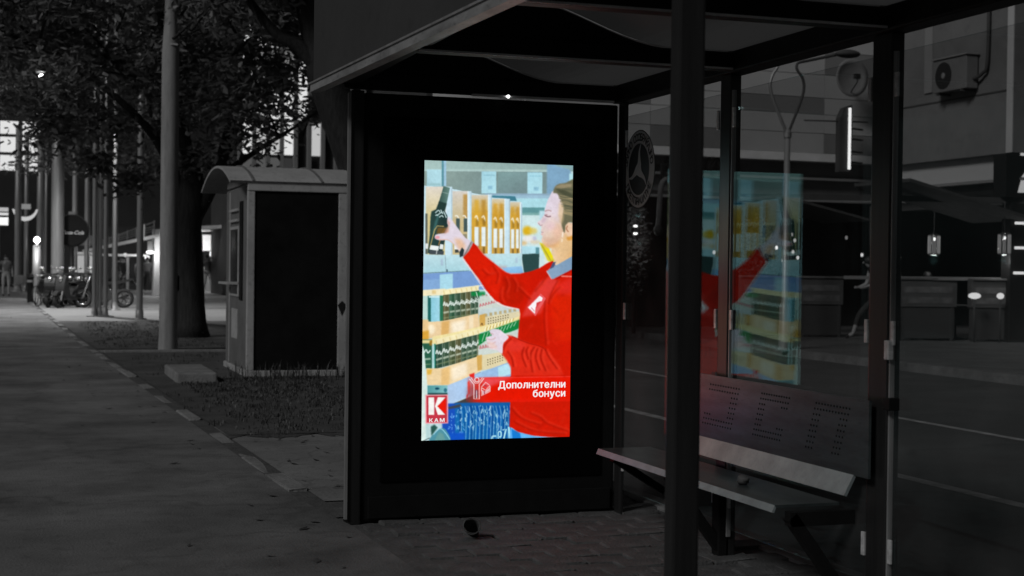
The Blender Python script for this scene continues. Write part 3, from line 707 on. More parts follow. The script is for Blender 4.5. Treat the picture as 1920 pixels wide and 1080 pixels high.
# lower rail, dark gap, blue bags
P([(834, 724), (900, 698), (958, 678), (960, 706), (838, 760)], (172, 198, 228), col2=(138, 176, 216), g=((840, 740), (950, 690)), soft=.5)
P([(930, 690), (957, 680), (957, 702), (931, 710)], (174, 216, 230), soft=.5)
Q(798, 723, 836, 742, (74, 146, 150), soft=.8, col2=(128, 186, 190), g=((800, 724), (830, 740))); B(817, 729, 4, 2, (14, 66, 90), 1, .5); B(832, 732, 3, 4, (30, 90, 110), .8, .6); Q(800, 737, 836, 742, (40, 78, 80), soft=.8)
P([(836, 762), (900, 735), (960, 704), (960, 770), (800, 775)], (66, 62, 60), soft=.6); B(905, 728, 26, 7, (84, 64, 62), .6, 4)
Q(826, 757, 858, 830, (24, 76, 178), soft=1); Q(850, 756, 956, 830, (18, 92, 164), soft=1, col2=(22, 112, 176), g=((0, 757), (0, 826))); P([(836, 764), (860, 758), (862, 764), (838, 768)], (60, 64, 72), soft=1)
for i in range(15):
    x = 858 + i * 6.6 + prs.uniform(-2, 2); c = [(10, 66, 136), (12, 84, 150), (8, 74, 160)][i % 3]
    Ln([(x, 760 + prs.uniform(0, 6)), (x + 3, 786), (x + 1, 828)], 4, c, .75, .8)
    Ln([(x + 3, 762), (x + 6, 778), (x + 5, 800), (x + 4, 828)], 1.1, (150, 196, 222), .75, .3)
    for k in range(5):
        a, b_ = x + prs.uniform(-3, 5), 760 + prs.uniform(0, 42); Ln([(a, b_), (a + prs.uniform(-3, 3), b_ + prs.uniform(3, 9))], prs.uniform(.9, 2.4), (160, 206, 224), prs.uniform(.5, .95), .35)
for k in range(26):
    a, b_ = prs.uniform(838, 866), prs.uniform(775, 812); Ln([(a, b_), (a + prs.uniform(-4, 4), b_ + prs.uniform(1, 6))], prs.uniform(1, 2.6), (110, 176, 236), prs.uniform(.5, .9), .4)
Q(836, 812, 868, 830, (18, 80, 190), soft=2)
P([(803, 827), (812, 812), (824, 803), (834, 808), (840, 828)], (76, 140, 156), smooth=True, soft=.6); P([(805, 800), (812, 796), (818, 802), (806, 818)], (40, 84, 76), soft=1); Ln([(810, 815), (822, 804), (832, 812), (840, 824)], 1.6, (150, 208, 226), .9, .4); P([(812, 826), (820, 810), (828, 814), (832, 827)], (98, 150, 150), soft=1)
P([(787, 640), (793, 655), (799, 722), (799, 745), (800, 790), (803, 820), (790, 828), (780, 828), (784, 640)], (208, 226, 220), soft=.6); P([(796, 793), (803, 794), (803, 822), (796, 825)], (178, 208, 208), soft=1); Ln([(790, 827), (803, 821)], 1.2, (50, 60, 60), .9, .4)
Ln([(918, 826), (920, 820), (927, 819)], 3, (176, 226, 236), .9, .4); Ln([(931, 825), (931, 812), (936, 812), (936, 820), (931, 821)], 2.2, (190, 240, 242), .95, .3); Ln([(939, 808), (946, 806), (941, 825)], 2.4, (190, 240, 242), .95, .3, smooth=False); Ln([(951, 802), (952, 825)], 3.4, (176, 230, 238), .95, .4); Ln([(957, 806), (956, 826)], 1.8, (190, 236, 242), .9, .3)
# bottle in the hand
P([(829, 351), (841, 354), (838, 368), (833, 392), (828, 396), (816, 394), (822, 376), (826, 362)], (58, 86, 80), soft=.4, col2=(96, 128, 120), g=((824, 0), (838, 0)))
P([(821, 379), (835, 383), (831, 400), (814, 398)], (36, 58, 54), soft=.6); Ln([(827, 362), (838, 365)], 1, (150, 170, 164), .8, .3)
P([(807, 398), (816, 394), (831, 397), (836, 406), (838, 424), (832, 450), (826, 478), (800, 476), (804, 440), (805, 410)], (40, 66, 62), soft=.5, smooth=False, col2=(30, 50, 50), g=((806, 0), (836, 0)))
P([(813, 420), (818, 404), (822, 404), (812, 440), (809, 440)], (64, 110, 108), soft=1.5, a=.8)
for a_ in ([(814, 401), (820, 396), (823, 400)], [(817, 406), (822, 402), (827, 399)], [(829, 398), (832, 404), (834, 410)], [(821, 409), (826, 406), (829, 409)], [(814, 406), (818, 404)], [(824, 395), (828, 403)]): Ln(a_, 1.8, (206, 230, 230), .9, .35)
Ln([(804, 466), (813, 432), (818, 425), (830, 426)], 1.6, (196, 170, 104), .9, .3, smooth=False); Ln([(820, 462), (826, 440), (832, 430)], 1.6, (168, 124, 66), .9, .4); P([(818, 428), (834, 428), (832, 440), (816, 440)], (122, 86, 38), soft=1.4, a=.8)
P([(806, 461), (821, 463), (819, 472), (803, 469)], (228, 234, 232), soft=.4); P([(823, 459), (829, 460), (828, 469), (821, 468)], (220, 226, 224), soft=.4); P([(803, 470), (830, 472), (829, 479), (803, 478)], (64, 72, 78), soft=.6); Ln([(817, 468), (816, 478)], 2, (200, 206, 204), .8, .4)
Q(832, 449, 842, 478, (196, 222, 232), soft=.5)
# hand
P([(838, 408), (845, 415), (856, 430), (868, 446), (880, 456), (874, 478), (866, 482), (858, 472), (846, 457), (836, 451), (826, 452), (816, 450), (813, 446), (816, 441), (828, 439), (836, 436), (840, 428), (836, 420)], (214, 204, 216), soft=.5, smooth=True)
P([(848, 448), (862, 450), (870, 462), (866, 474), (856, 468)], (222, 180, 146), soft=3, a=.9); P([(834, 430), (840, 424), (838, 437), (830, 440)], (206, 152, 128), soft=1.4, a=.9); P([(836, 412), (841, 420), (838, 428)], (202, 150, 136), soft=1, a=.8)
B(818, 446.5, 4, 3, (222, 150, 160), 1, .7); Ln([(820, 450.5), (836, 451), (846, 457)], 1.6, (226, 176, 158), .9, .6)
P([(880, 452), (886, 457), (872, 486), (864, 482)], (156, 156, 158), soft=.5); Ln([(866, 482), (874, 468), (880, 455)], 1.3, (110, 108, 112), .9, .4)
P([(863, 465), (867, 470), (865, 481), (859, 484), (858, 474)], (36, 50, 54), soft=.5)
# neck, face, hair
Q(1018, 440, 1080, 500, (214, 222, 214), soft=1)
P([(1030, 440), (1080, 430), (1080, 486), (1040, 498), (1032, 486)], (226, 196, 160), soft=1, col2=(216, 172, 116), g=((1036, 0), (1072, 0)))
P([(1008, 456), (1018, 458), (1028, 474), (1037, 489), (1034, 494), (1024, 490), (1014, 470)], (206, 196, 44), soft=.9); P([(1017, 462), (1026, 466), (1034, 482), (1032, 487), (1022, 474)], (226, 214, 20), soft=.8); Ln([(1012, 460), (1022, 476), (1030, 490)], 2, (160, 146, 40), .7, .6)
face = [(1036, 358), (1027, 370), (1021, 384), (1018, 397), (1017, 403), (1010, 413), (1004, 418), (1006, 422), (1011, 424), (1012, 429), (1011, 434), (1014, 436), (1011, 440), (1014, 445), (1012, 452), (1017, 459), (1030, 465), (1046, 460), (1058, 440), (1066, 400), (1060, 366)]
P(face, (216, 204, 216), soft=.7, smooth=True, col2=(224, 192, 158), g=((1018, 395), (1060, 440)))
B(1040, 392, 13, 15, (216, 208, 222), .7, 5); B(1030, 425, 10, 8, (222, 190, 196), .7, 4); P([(1012, 454), (1030, 460), (1048, 452), (1046, 466), (1020, 466)], (222, 170, 112), soft=2.4, a=.8); P([(1038, 466), (1058, 440), (1074, 446), (1074, 470), (1044, 490)], (222, 186, 138), soft=3, a=.7)
Ln([(1018, 404), (1023, 407), (1030, 406.5)], 2.2, (120, 86, 96), .9, .5); B(1021, 404, 2.4, 1.6, (170, 130, 140), .8, .7); Ln([(1018, 397), (1025, 395), (1031, 397)], 2.2, (164, 130, 130), .8, .8); P([(1016, 408), (1022, 410), (1018, 418), (1010, 420)], (200, 176, 190), soft=1.6, a=.8); B(1042, 436, 9, 10, (226, 182, 160), .7, 4); Ln([(1006, 419), (1010, 424), (1014, 422)], 1.4, (160, 120, 128), .85, .5); Ln([(1011, 436), (1016, 437)], 1.5, (178, 122, 128), .85, .5); B(1013, 440, 2, 1.5, (214, 160, 166), .6, .8)
P([(1030, 372), (1052, 378), (1056, 410), (1040, 420), (1034, 400)], (206, 190, 198), soft=4, a=.5); P([(1014, 446), (1032, 448), (1048, 440), (1044, 458), (1022, 462)], (206, 164, 140), soft=3, a=.55); Ln([(1040, 420), (1050, 430), (1052, 446)], 5, (212, 172, 142), .5, 2.5)
hair = [(1034, 362), (1037, 352), (1044, 346), (1056, 344), (1082, 342), (1082, 432), (1070, 418), (1060, 424), (1056, 438), (1050, 420), (1052, 404), (1054, 390), (1048, 374), (1042, 364)]
P(hair, (104, 102, 78), soft=.9, smooth=True)
for i in range(46):
    t = prs.uniform(0, 1); x0 = 1040 + t * 16; y0 = 356 + t * 48; c = [(150, 134, 98), (70, 76, 60), (176, 156, 116), (92, 92, 72)][i % 4]
    Ln([(x0, y0), (x0 + 14, y0 + prs.uniform(-3, 6)), (x0 + 36, y0 + prs.uniform(0, 16))], prs.uniform(.8, 1.9), c, .55, .5)
P([(1036, 352), (1048, 346), (1070, 345), (1070, 351), (1050, 354)], (156, 142, 112), soft=1.2, a=.8); P([(1040, 356), (1056, 357), (1074, 366), (1074, 372), (1052, 366)], (66, 70, 52), soft=1.4, a=.8); P([(1046, 380), (1054, 386), (1054, 412), (1050, 424), (1044, 404)], (214, 184, 140), soft=2, a=.7)
P([(1058, 424), (1063, 418), (1080, 420), (1080, 444), (1064, 446), (1058, 438)], (228, 194, 164), soft=.9); Ln([(1062, 424), (1060, 430), (1064, 436)], 2, (150, 90, 60), .8, .8); P([(1060, 446), (1080, 440), (1080, 450), (1062, 452)], (206, 140, 50), soft=1.5, a=.8); Ln([(1053, 436), (1052, 446)], 3, (242, 226, 206), .95, .5); Ln([(1052, 449), (1051, 455)], 2.4, (240, 222, 196), .9, .5)
# red jumper
red = (200, 24, 6)
arm1 = [(865, 484), (876, 472), (884, 456), (890, 462), (902, 478), (914, 488), (922, 494), (932, 502), (946, 512), (954, 515), (972, 514), (992, 510), (1008, 504), (1024, 494), (1034, 490), (1040, 500), (1030, 540), (1000, 580), (968, 580), (942, 574), (924, 564), (908, 546), (894, 524), (880, 506)]
tor = [(1026, 494), (1040, 500), (1082, 505), (1082, 830), (1060, 824), (1020, 822), (990, 819), (968, 812), (952, 802), (953, 770), (954, 712), (956, 690), (966, 660), (968, 628), (972, 590), (968, 570), (990, 540)]
P(arm1, red, soft=.5); P(tor, red, soft=.5)
P([(868, 484), (888, 464), (920, 500), (940, 530), (960, 545), (970, 570), (930, 560), (900, 524)], (212, 30, 8), soft=4, a=.8)
P([(940, 520), (975, 530), (985, 560), (960, 576), (935, 566)], (172, 22, 4), soft=4, a=.8)
P([(1000, 514), (1036, 506), (1020, 540), (1000, 564), (975, 575)], (196, 22, 6), soft=3, a=.8)
P([(990, 560), (1010, 530), (1026, 520), (1046, 528), (1034, 548), (1020, 572), (1010, 590), (975, 596)], (214, 58, 52), soft=2.4, a=.85)
P([(1040, 536), (1072, 520), (1076, 560), (1040, 552)], (218, 46, 40), soft=4, a=.7); P([(1030, 556), (1076, 552), (1076, 640), (1036, 640)], (210, 34, 6), soft=5, a=.8); P([(972, 600), (1014, 596), (1018, 648), (975, 640)], (184, 22, 4), soft=4, a=.8); P([(965, 690), (1005, 690), (1000, 704), (960, 704)], (176, 22, 6), soft=4, a=.7)
# second forearm
P([(940, 634), (948, 630), (956, 631), (972, 638), (990, 645), (1012, 652), (1030, 664), (1050, 690), (1056, 706), (956, 706), (954, 690), (946, 676), (938, 666), (937, 652)], (214, 40, 22), soft=1.4)
P([(948, 634), (985, 646), (978, 660), (950, 660)], (222, 52, 40), soft=3, a=.8)
Ln([(956, 632), (985, 644), (1012, 652), (1022, 660)], 1.6, (150, 16, 6), .8, .8)
for a_ in ([(938, 664), (944, 648), (956, 636)], [(980, 652), (976, 668), (984, 690)], [(1000, 652), (992, 668), (996, 700)], [(1006, 654), (1002, 672), (1010, 696)], [(1014, 656), (1012, 674), (1022, 698)], [(1020, 656), (1028, 672), (1044, 694)], [(948, 660), (956, 672), (960, 690)], [(988, 652), (984, 660), (988, 676)]):
    Ln(a_, 3.4, (146, 14, 4), .72, 1.5); Ln([(x + 4, y) for x, y in a_], 3.2, (232, 62, 40), .6, 1.6)
for a_ in ([(936, 540), (934, 560), (940, 572)], [(942, 520), (948, 536), (944, 552)], [(956, 522), (964, 536), (962, 550)], [(968, 540), (980, 552), (992, 562)], [(1028, 512), (1014, 532), (1000, 548)], [(1044, 528), (1032, 550), (1026, 572)], [(1020, 560), (1018, 600), (1022, 650)], [(1050, 540), (1040, 548), (1030, 562)], [(900, 506), (912, 516), (926, 512)], [(920, 500), (930, 516), (926, 534)], [(955, 766), (975, 786), (1010, 798)], [(990, 776), (1010, 784), (1024, 796), (1066, 812)], [(960, 792), (1000, 810), (1060, 816)]):
    Ln(a_, 3.4, (152, 16, 4), .62, 1.7); Ln([(x + 4, y - 1.5) for x, y in a_], 3.2, (226, 54, 32), .5, 1.8)
Ln([(890, 461), (902, 477), (922, 494), (946, 512), (972, 514)], 1.2, (226, 120, 120), .8, .5); Ln([(864, 486), (880, 508), (906, 546), (924, 566), (944, 576), (968, 581)], 1.8, (240, 216, 216), .9, .5)
P([(955, 803), (968, 812), (1000, 820), (1040, 824), (1040, 832), (950, 832)], (96, 176, 236), soft=.5); P([(956, 806), (972, 814), (976, 830), (958, 830)], (22, 120, 206), soft=1)
# second hand
P([(944, 628), (934, 620), (922, 618), (914, 622), (918, 630), (908, 634), (910, 642), (912, 650), (916, 656), (928, 658), (938, 664), (940, 646), (950, 634)], (220, 208, 220), soft=.5, smooth=True)
for a_ in ([(908, 636), (918, 638), (926, 634)], [(909, 644), (918, 646), (926, 642)], [(912, 652), (920, 653), (928, 650)], [(915, 626), (922, 628)]): Ln(a_, 1.5, (196, 150, 150), .8, .5)
P([(910, 640), (924, 644), (930, 656), (914, 654)], (228, 196, 184), soft=2, a=.7)
# collar
P([(1022, 510), (1036, 498), (1042, 498), (1074, 480), (1080, 480), (1080, 502), (1034, 525), (1030, 522)], (132, 158, 184), soft=.5, col2=(118, 148, 176), g=((1024, 510), (1070, 490))); Ln([(1022, 509), (1032, 525)], 1.6, (206, 196, 206), .8, .5); P([(1034, 493), (1040, 492), (1036, 502), (1028, 506)], (72, 80, 110), soft=.7); Ln([(1040, 525), (1074, 506)], 2, (140, 16, 10), .7, .8)
Ln([(1050, 519), (1072, 520)], 2.2, (240, 150, 140), .85, .5)
# chest badge
P([(1011, 552), (1021, 561), (1001, 594), (985, 578)], (224, 90, 92), soft=.4)
P([(1009, 556), (1015, 560), (1013, 566), (1005, 568), (1004, 574), (1001, 578), (1000, 590), (987, 578)], (240, 236, 240), soft=.4); P([(1003, 569), (1012, 566), (1002, 580)], (206, 60, 64), soft=.4); Ln([(993, 578), (999, 585)], 1.6, (206, 110, 120), .8, .4)
# banner, symbol, shop badge
P([(868, 710), (1080, 708), (1080, 756), (862, 756)], (222, 24, 2), soft=.8, a=1.0) if False else None
for i in range(14): P([(872 + i * 3, 709.5), (1080, 708), (1080, 754), (872 + i * 3, 755)], (222, 28, 14), a=.2, soft=1)
P([(920, 712), (1080, 711), (1080, 752), (905, 752)], (220, 22, 2), soft=3, a=.9); P([(900, 710), (960, 709), (905, 730)], (226, 90, 104), soft=3, a=.7); Ln([(905, 709.6), (1080, 708.4)], 1.2, (232, 70, 60), .8, .4)
P([(871, 754), (876, 736), (871, 742)], (200, 40, 44), soft=1); P([(876, 703), (886, 700), (886, 710), (878, 708)], (224, 40, 34), soft=.6); P([(873, 718), (876, 714), (879, 724), (878, 740), (874, 740)], (216, 70, 64), soft=.6); B(880, 738, 8, 14, (120, 60, 66), .5, 4)
W_ = (240, 236, 238)
th = [i * .5236 for i in range(13)]
Ln([(890.5 + 4 * math.cos(t), 713 + 4 * math.sin(t)) for t in th], 1.4, W_, 1, .25)
Ln([(876.5, 711), (885, 722), (885, 749), (895, 749), (895, 722), (904, 710)], 1.5, W_, 1, .25, smooth=False); Ln([(879.5, 709), (887, 719.5), (893, 719.5), (901, 709)], 1.3, W_, .95, .25, smooth=False); Ln([(890, 736), (890, 748)], 1.4, W_, .95, .25); P([(887, 732), (893, 732), (893, 747), (887, 747)], (96, 60, 80), soft=.5, a=.75); Ln([(890, 733), (890, 748)], 1.6, W_, .9, .3)
Ln([(899, 728), (907, 733), (915, 724), (907, 718), (899, 727), (899, 743), (915, 735), (915, 724)], 1.4, W_, 1, .25, smooth=False); P([(900, 732), (906, 735), (914, 728), (914, 734), (900, 742)], (226, 214, 222), soft=.4, a=.85); Ln([(904, 734), (905, 740)], 1.6, (150, 40, 60), .9, .3); Ln([(904, 724), (909, 725)], 1.6, (120, 40, 60), .9, .4)
Q(795.5, 740.5, 837, 794.5, (238, 156, 164), soft=.5); Q(797.5, 742.5, 835, 792.5, (186, 52, 66), soft=.3)
Q(801, 745.5, 811.5, 778, (238, 236, 232), soft=.25); P([(813, 762), (818, 745.5), (832, 745.5), (817.5, 762), (831.5, 778), (818, 778)], (238, 236, 232), soft=.25); P([(817, 762), (833, 747), (833, 777)], (222, 26, 10), soft=.3)
P([(811.5, 745.5), (813, 762), (811.5, 778)], (206, 150, 156), soft=.3, a=.7)
# stubble of fine variation, as in a filmed picture
for r_, k_ in ((7, .012), (1.6, .010), (.5, .008)):
    n_ = _blur(prs.normal(0, 1, cv.shape[:2]), r_); n_ /= n_.std(); cv *= (1 + k_ * n_)[..., None]
for i in range(70):                                                          # small creases in the knitted sleeves and body
    x_, y_ = prs.uniform(905, 1068), prs.uniform(500, 815); c_ = cv[int((y_ - PY0) * SS), int((x_ - PX0) * SS)]
    if c_[0] > .6 and c_[1] < .25 and not 706 < y_ < 758:
        a_ = prs.uniform(-.5, 2.2); l_ = prs.uniform(5, 16); d_ = prs.uniform(-2, 2)
        Ln([(x_, y_), (x_ + math.cos(a_) * l_ / 2 + d_, y_ + math.sin(a_) * l_ / 2), (x_ + math.cos(a_) * l_, y_ + math.sin(a_) * l_)], prs.uniform(2, 5), (156, 14, 4) if i % 2 else (224, 50, 30), .3, 2.0)
# vertex grid
NU, NV = 300, 540
u = (np.arange(NU) + .5) / NU; v = (np.arange(NV) + .5) / NV
U, V = np.meshgrid(np.arange(NU + 1) / NU, np.arange(NV + 1) / NV)          # V runs downwards
a = np.array([795.0, 303]); b = np.array([1072.0, 311]); c = np.array([1068.0, 822]); d = np.array([788.0, 826])
pp = (a[None, None] * ((1 - U) * (1 - V))[..., None] + b[None, None] * (U * (1 - V))[..., None] + c[None, None] * (U * V)[..., None] + d[None, None] * ((1 - U) * V)[..., None])
cvb = np.stack([_blur(cv[..., k], .34) for k in range(3)], -1)
gx = np.clip((pp[..., 0] - PX0) * SS, 0, PW * SS - 1).astype(int); gy = np.clip((pp[..., 1] - PY0) * SS, 0, PH * SS - 1).astype(int)
pic = np.clip(cvb[gy, gx], 0, 1)
lin = np.where(pic <= .04045, pic / 12.92, ((pic + .055) / 1.055) ** 2.4)
gv = []
for j in range(NV + 1):
    z = SZ1 - (SZ1 - SZ0) * j / NV
    for i in range(NU + 1): gv.append((SX0 + (SX1 - SX0) * i / NU, SY, z))
gf = [(j * (NU + 1) + i, (j + 1) * (NU + 1) + i, (j + 1) * (NU + 1) + i + 1, j * (NU + 1) + i + 1) for j in range(NV) for i in range(NU)]
me = bpy.data.meshes.new('screen'); me.from_pydata(gv, [], gf)
ca = me.color_attributes.new('picture', 'FLOAT_COLOR', 'POINT')
ca.data.foreach_set('color', np.concatenate([lin.reshape(-1, 3), np.ones((lin.shape[0] * lin.shape[1], 1))], 1).astype(np.float32).ravel())
sm_ = bpy.data.materials.new('lit_screen'); sm_.use_nodes = True; _n = sm_.node_tree; _n.nodes.clear()
_a = _n.nodes.new('ShaderNodeVertexColor'); _a.layer_name = 'picture'
_e = _n.nodes.new('ShaderNodeEmission'); _e.inputs[1].default_value = 1.1
_o = _n.nodes.new('ShaderNodeOutputMaterial'); _n.links.new(_a.outputs[0], _e.inputs[0]); _n.links.new(_e.outputs[0], _o.inputs[0])
me.materials.append(sm_)
scr = link('screen', me, ad)
scr['label'] = 'lit video screen: worker in a red jumper stocking a shop shelf'
sl = emit('screen_lettering', (.92, .90, .90), 1.0)
def scr_pt(u_, v_): return (SX0 + (SX1 - SX0) * u_, SZ1 - (SZ1 - SZ0) * v_)
def glyph(ch, size):
    cu = bpy.data.curves.new('glyph', 'FONT'); cu.body = 'Н' if ch == 'н' else ch; cu.size = size; cu.resolution_u = 3
    tmp = bpy.data.objects.new('glyph', cu); C.objects.link(tmp)
    me = bpy.data.meshes.new_from_object(tmp.evaluated_get(bpy.context.evaluated_depsgraph_get())); bpy.data.objects.remove(tmp)
    if ch == 'н': me.transform(Matrix.Diagonal((.80, .745, 1, 1)))
    return me
def scr_text(body, ur, vb, size, bold, xs_, align, track):
    gl_ = [glyph(ch, size) for ch in body]; pos = []; w_ = 0
    for g_ in gl_:
        lo_ = min(v.co.x for v in g_.vertices); hi_ = max(v.co.x for v in g_.vertices)
        pos.append(w_ - lo_); w_ += hi_ - lo_ + track
    w_ = (w_ - track) * xs_; x, z = scr_pt(ur, vb); x -= w_ * (1 if align == 'RIGHT' else .5)
    for g_, p_ in zip(gl_, pos):
        vs = []; fs = []
        for k, (dx, dz) in enumerate(((0, 0), (bold, 0), (-bold, 0), (0, bold * .55), (0, -bold * .55))):
            o_ = len(vs); vs += [(x + (v.co.x + p_) * xs_ + dx, SY - .0015 - k * .0002, z + v.co.y + dz) for v in g_.vertices]
            fs += [tuple(i + o_ for i in q.vertices) for q in g_.polygons]
        m_ = bpy.data.meshes.new('letter'); m_.from_pydata(vs, [], fs); m_.materials.append(sl); link('letter', m_, scr)
scr_text('Дополнителни', .964, .8175, .0585, .0016, .98, 'RIGHT', .0075)
scr_text('бонуси', .964, .8505, .0585, .0016, .98, 'RIGHT', .0075)
scr_text('КАМ', .099, .9345, .029, .0010, 1.25, 'CENTER', .008)

# ------------------------------------------------------------------ kiosk
kx0, kx1, ky0, ky1, kz1 = 2.76, 4.07, 18.9, 20.95, 2.50
kk = thing('kiosk', 'pale metal ticket kiosk with dark front panel and barrel roof', 'kiosk', (0, 0, 0))
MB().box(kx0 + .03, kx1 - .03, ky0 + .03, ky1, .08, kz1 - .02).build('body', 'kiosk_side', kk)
MB().bbox(kx0 - .02, kx1 + .02, ky0 - .02, ky1 + .02, .0, .085, .01).build('base', 'kiosk', kk)
MB().bbox(kx0, kx0 + .095, ky0, ky0 + .07, .086, kz1 - .105, .01).build('corner_post', 'kiosk', kk)
MB().bbox(kx1 - .125, kx1, ky0, ky0 + .07, .086, kz1 - .105, .01).build('corner_post', 'kiosk', kk)
MB().bbox(kx0, kx1, ky0 - .01, ky0 + .07, kz1 - .104, kz1, .01).build('top_rail', 'kiosk', kk)
MB().bbox(kx0 + .096, kx1 - .126, ky0 + .02, ky0 + .028, .087, kz1 - .106, .002).build('front_panel', 'kiosk_dark', kk)
# left side: frame, serving window, vents, dark door strip, ledge
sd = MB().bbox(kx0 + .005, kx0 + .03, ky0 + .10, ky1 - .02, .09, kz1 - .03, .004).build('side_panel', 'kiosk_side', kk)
MB().bbox(kx0 - .012, kx0 + .004, 19.30, 19.55, .98, 2.28, .004).build('shutter', 'kiosk_dark', sd)
w = MB().bbox(kx0 - .006, kx0 + .004, 19.70, 20.45, 1.05, 1.92, .003).build('window', 'darkglass', sd)
for a0, a1, z0, z1 in ((19.66, 19.70, 1.02, 1.96), (20.45, 20.49, 1.02, 1.96), (19.70, 20.45, 1.02, 1.05), (19.70, 20.45, 1.92, 1.96)):
    MB().bbox(kx0 - .012, kx0 + .004, a0, a1, z0, z1, .002).build('window_frame', 'kiosk', w)
MB().bbox(kx0 - .16, kx0 + .004, 19.66, 20.5, 1.18, 1.21, .004).build('ledge', 'kiosk', sd)
for z in (2.02, 2.16): MB().bbox(kx0 - .03, kx0 + .004, 19.7, 20.45, z, z + .035, .004).build('vent_slat', 'kiosk', sd)
MB().bbox(kx0 - .008, kx0 + .004, 20.52, 20.56, .1, 2.44, .003).build('side_mullion', 'kiosk', sd)
MB().bbox(kx0 - .004, kx0 + .004, 19.75, 20.3, .45, .85, .002).build('side_poster', 'kiosk', sd)
b = MB(); b.add([(4.0, ky0 - .004, .99), (4.035, ky0 - .004, .86), (3.965, ky0 - .004, .86), (4.06, ky0 - .004, .93), (3.94, ky0 - .004, .93), (4.0, ky0 - .004, .79)], [(0, 4, 3), (4, 5, 3)])
b.build('diamond_mark', 'letter', kk)
# barrel roof, axis across the street
ry0, ry1, rz, rx0, rx1 = 18.86, 22.0, 2.50, 2.53, 4.25
rp = []
N_ = 22
for i in range(N_ + 1):
    t = i / N_; a = math.pi * t
    rp.append((ry0 + (ry1 - ry0) * t, rz + .02 + .27 * 4 * t * (1 - t)))
outer = rp; inner = [(ry0 + .03 + (p[0] - ry0) * (1 - .06 / (ry1 - ry0)), p[1] - .03) for p in rp]
rf = MB().prism(outer + inner[::-1], lambda a, b_, t: (t, a, b_), rx0, rx1).build('roof', 'kiosk', kk)
for x in (rx0 + .28, rx1 - .55):
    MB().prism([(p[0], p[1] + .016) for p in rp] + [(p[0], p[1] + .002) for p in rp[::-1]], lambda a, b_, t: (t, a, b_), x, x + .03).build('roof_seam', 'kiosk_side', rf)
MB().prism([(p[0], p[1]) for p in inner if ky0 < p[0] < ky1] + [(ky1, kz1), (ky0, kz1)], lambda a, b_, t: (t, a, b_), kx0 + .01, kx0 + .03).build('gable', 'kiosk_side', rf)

# ------------------------------------------------------------------ concrete lamp pole and flag poles
pl = thing('lamp_pole', 'thick weathered concrete lamp pole standing left of the kiosk', 'pole', (2.33, 24.77, 0))
MB().lathe([(.165, -.02), (.150, .3), (.140, 4.85), (.138, 4.95), (.098, 5.55)], n=28).build('lower_shaft', 'pole', pl)
MB().lathe([(.098, 5.55), (.086, 9.2), (.0, 9.22)], n=24).build('upper_shaft', 'pole', pl)
MB().tube([(0, 0, 9.1), (-.5, -.2, 9.5), (-1.4, -.5, 9.6)], .04).build('lamp_arm', 'pole', pl)
MB().bbox(-.02, .10, -.152, -.140, 5.03, 5.06, .002).build('number_plate', 'white', pl)
MB().bbox(.11, .17, -.05, .05, 1.0, 1.25, .01).build('junction_box', 'kiosk_dark', pl)
FP = [(1.90, 40.9, .062, 'leftmost of three flagpoles set on one base plate before the motorbikes'), (2.04, 40.95, .060, 'middle of three flagpoles set on one base plate before the motorbikes'), (2.19, 40.9, .062, 'right one of three flagpoles set on one base plate before the motorbikes'),
      (2.75, 46.4, .085, 'flagpole crossing the rear wheel of the rightmost motorbike'), (2.94, 39.0, .085, 'flagpole standing alone on the plaza left of the concrete lamp pole'),
      (1.19, 51.5, .21, 'thick pale column behind the parked motorbikes, left of the round sign'), (2.10, 62, .11, 'flagpole behind the lower edge of the round sign'), (2.66, 64, .11, 'flagpole just right of the round sign'),
      (.62, 60.3, .17, 'short thick post carrying the bright globe lamp'), (-.10, 75, .16, 'pale pole under the left end of the curved lit sign'), (.30, 78, .12, 'thin pole hanging under the middle of the curved lit sign'), (.98, 78, .20, 'pole right of the curved lit sign'), (1.35, 84, .10, 'thin far pole between curved sign and thick column')]
for (x, y, r, lab) in FP:
    h = 2.1 if 'globe' in lab else (9.0 if y < 50 else 8.0)
    t = thing('flagpole' if 'flagpole' in lab else 'pole', lab, 'pole', (x, y, 0), 0, 'poles on the plaza')
    MB().lathe([(r, 0), (r, h * .5), (r * .86, h), (0, h + .02)], n=16).build('shaft', 'flagpole', t)
    MB().lathe([(r * 2.1, 0), (r * 2.1, .03), (r * 1.25, .035), (r * 1.15, .22), (r, .24)], n=16).build('base_flange', 'flagpole', t)
tag(MB().bbox(1.70, 2.40, 40.65, 41.15, .004, .03, .006).build('base_plate', 'flagpole'), 'flat steel plate under the three grouped flagpoles', 'base plate')

# lit lamps of the plaza
def lit_lamp(name, label, loc, rad, e, power, holder, kind='POINT'):
    t = thing(name, label, 'lamp', loc)
    MB().ball((0, 0, 0), rad).build('globe', emit(name + '_light', (1, 1, 1), e), t)
    holder(t)
    l = bpy.data.lights.new(name + '_bulb', kind); l.energy = power; l.shadow_soft_size = .2; l.color = (1, 1, 1)
    if kind == 'SPOT': l.spot_size = R(150); l.spot_blend = .6
    lo = bpy.data.objects.new('bulb', l); C.objects.link(lo); lo.parent = t; lo.location = (0, -rad - .28, -.05) if kind == 'POINT' else (0, 0, -rad - .06)
lit_lamp('globe_lamp', 'glowing globe lamp on a short thick post', (.62, 59.8, 2.30), .12, 7, 130, lambda t: MB().tube([(0, .0, -.15), (0, .25, -.22), (0, .4, -.22)], .03).build('bracket', 'flagpole', t))
lit_lamp('street_lamp', 'bright street lamp showing through the leaves at upper left', (.56, 45, 6.85), .075, 9, 2600, lambda t: (MB().tube([(0, .1, .1), (.5, .5, .25), (1.5, 1.0, -.1), (1.62, 1.05, -.6), (1.62, 1.05, -6.85)], .05).build('column', 'flagpole', t), MB().bbox(-.16, .16, -.16, .25, .13, .19, .02).build('hood', 'flagpole', t)), 'SPOT')

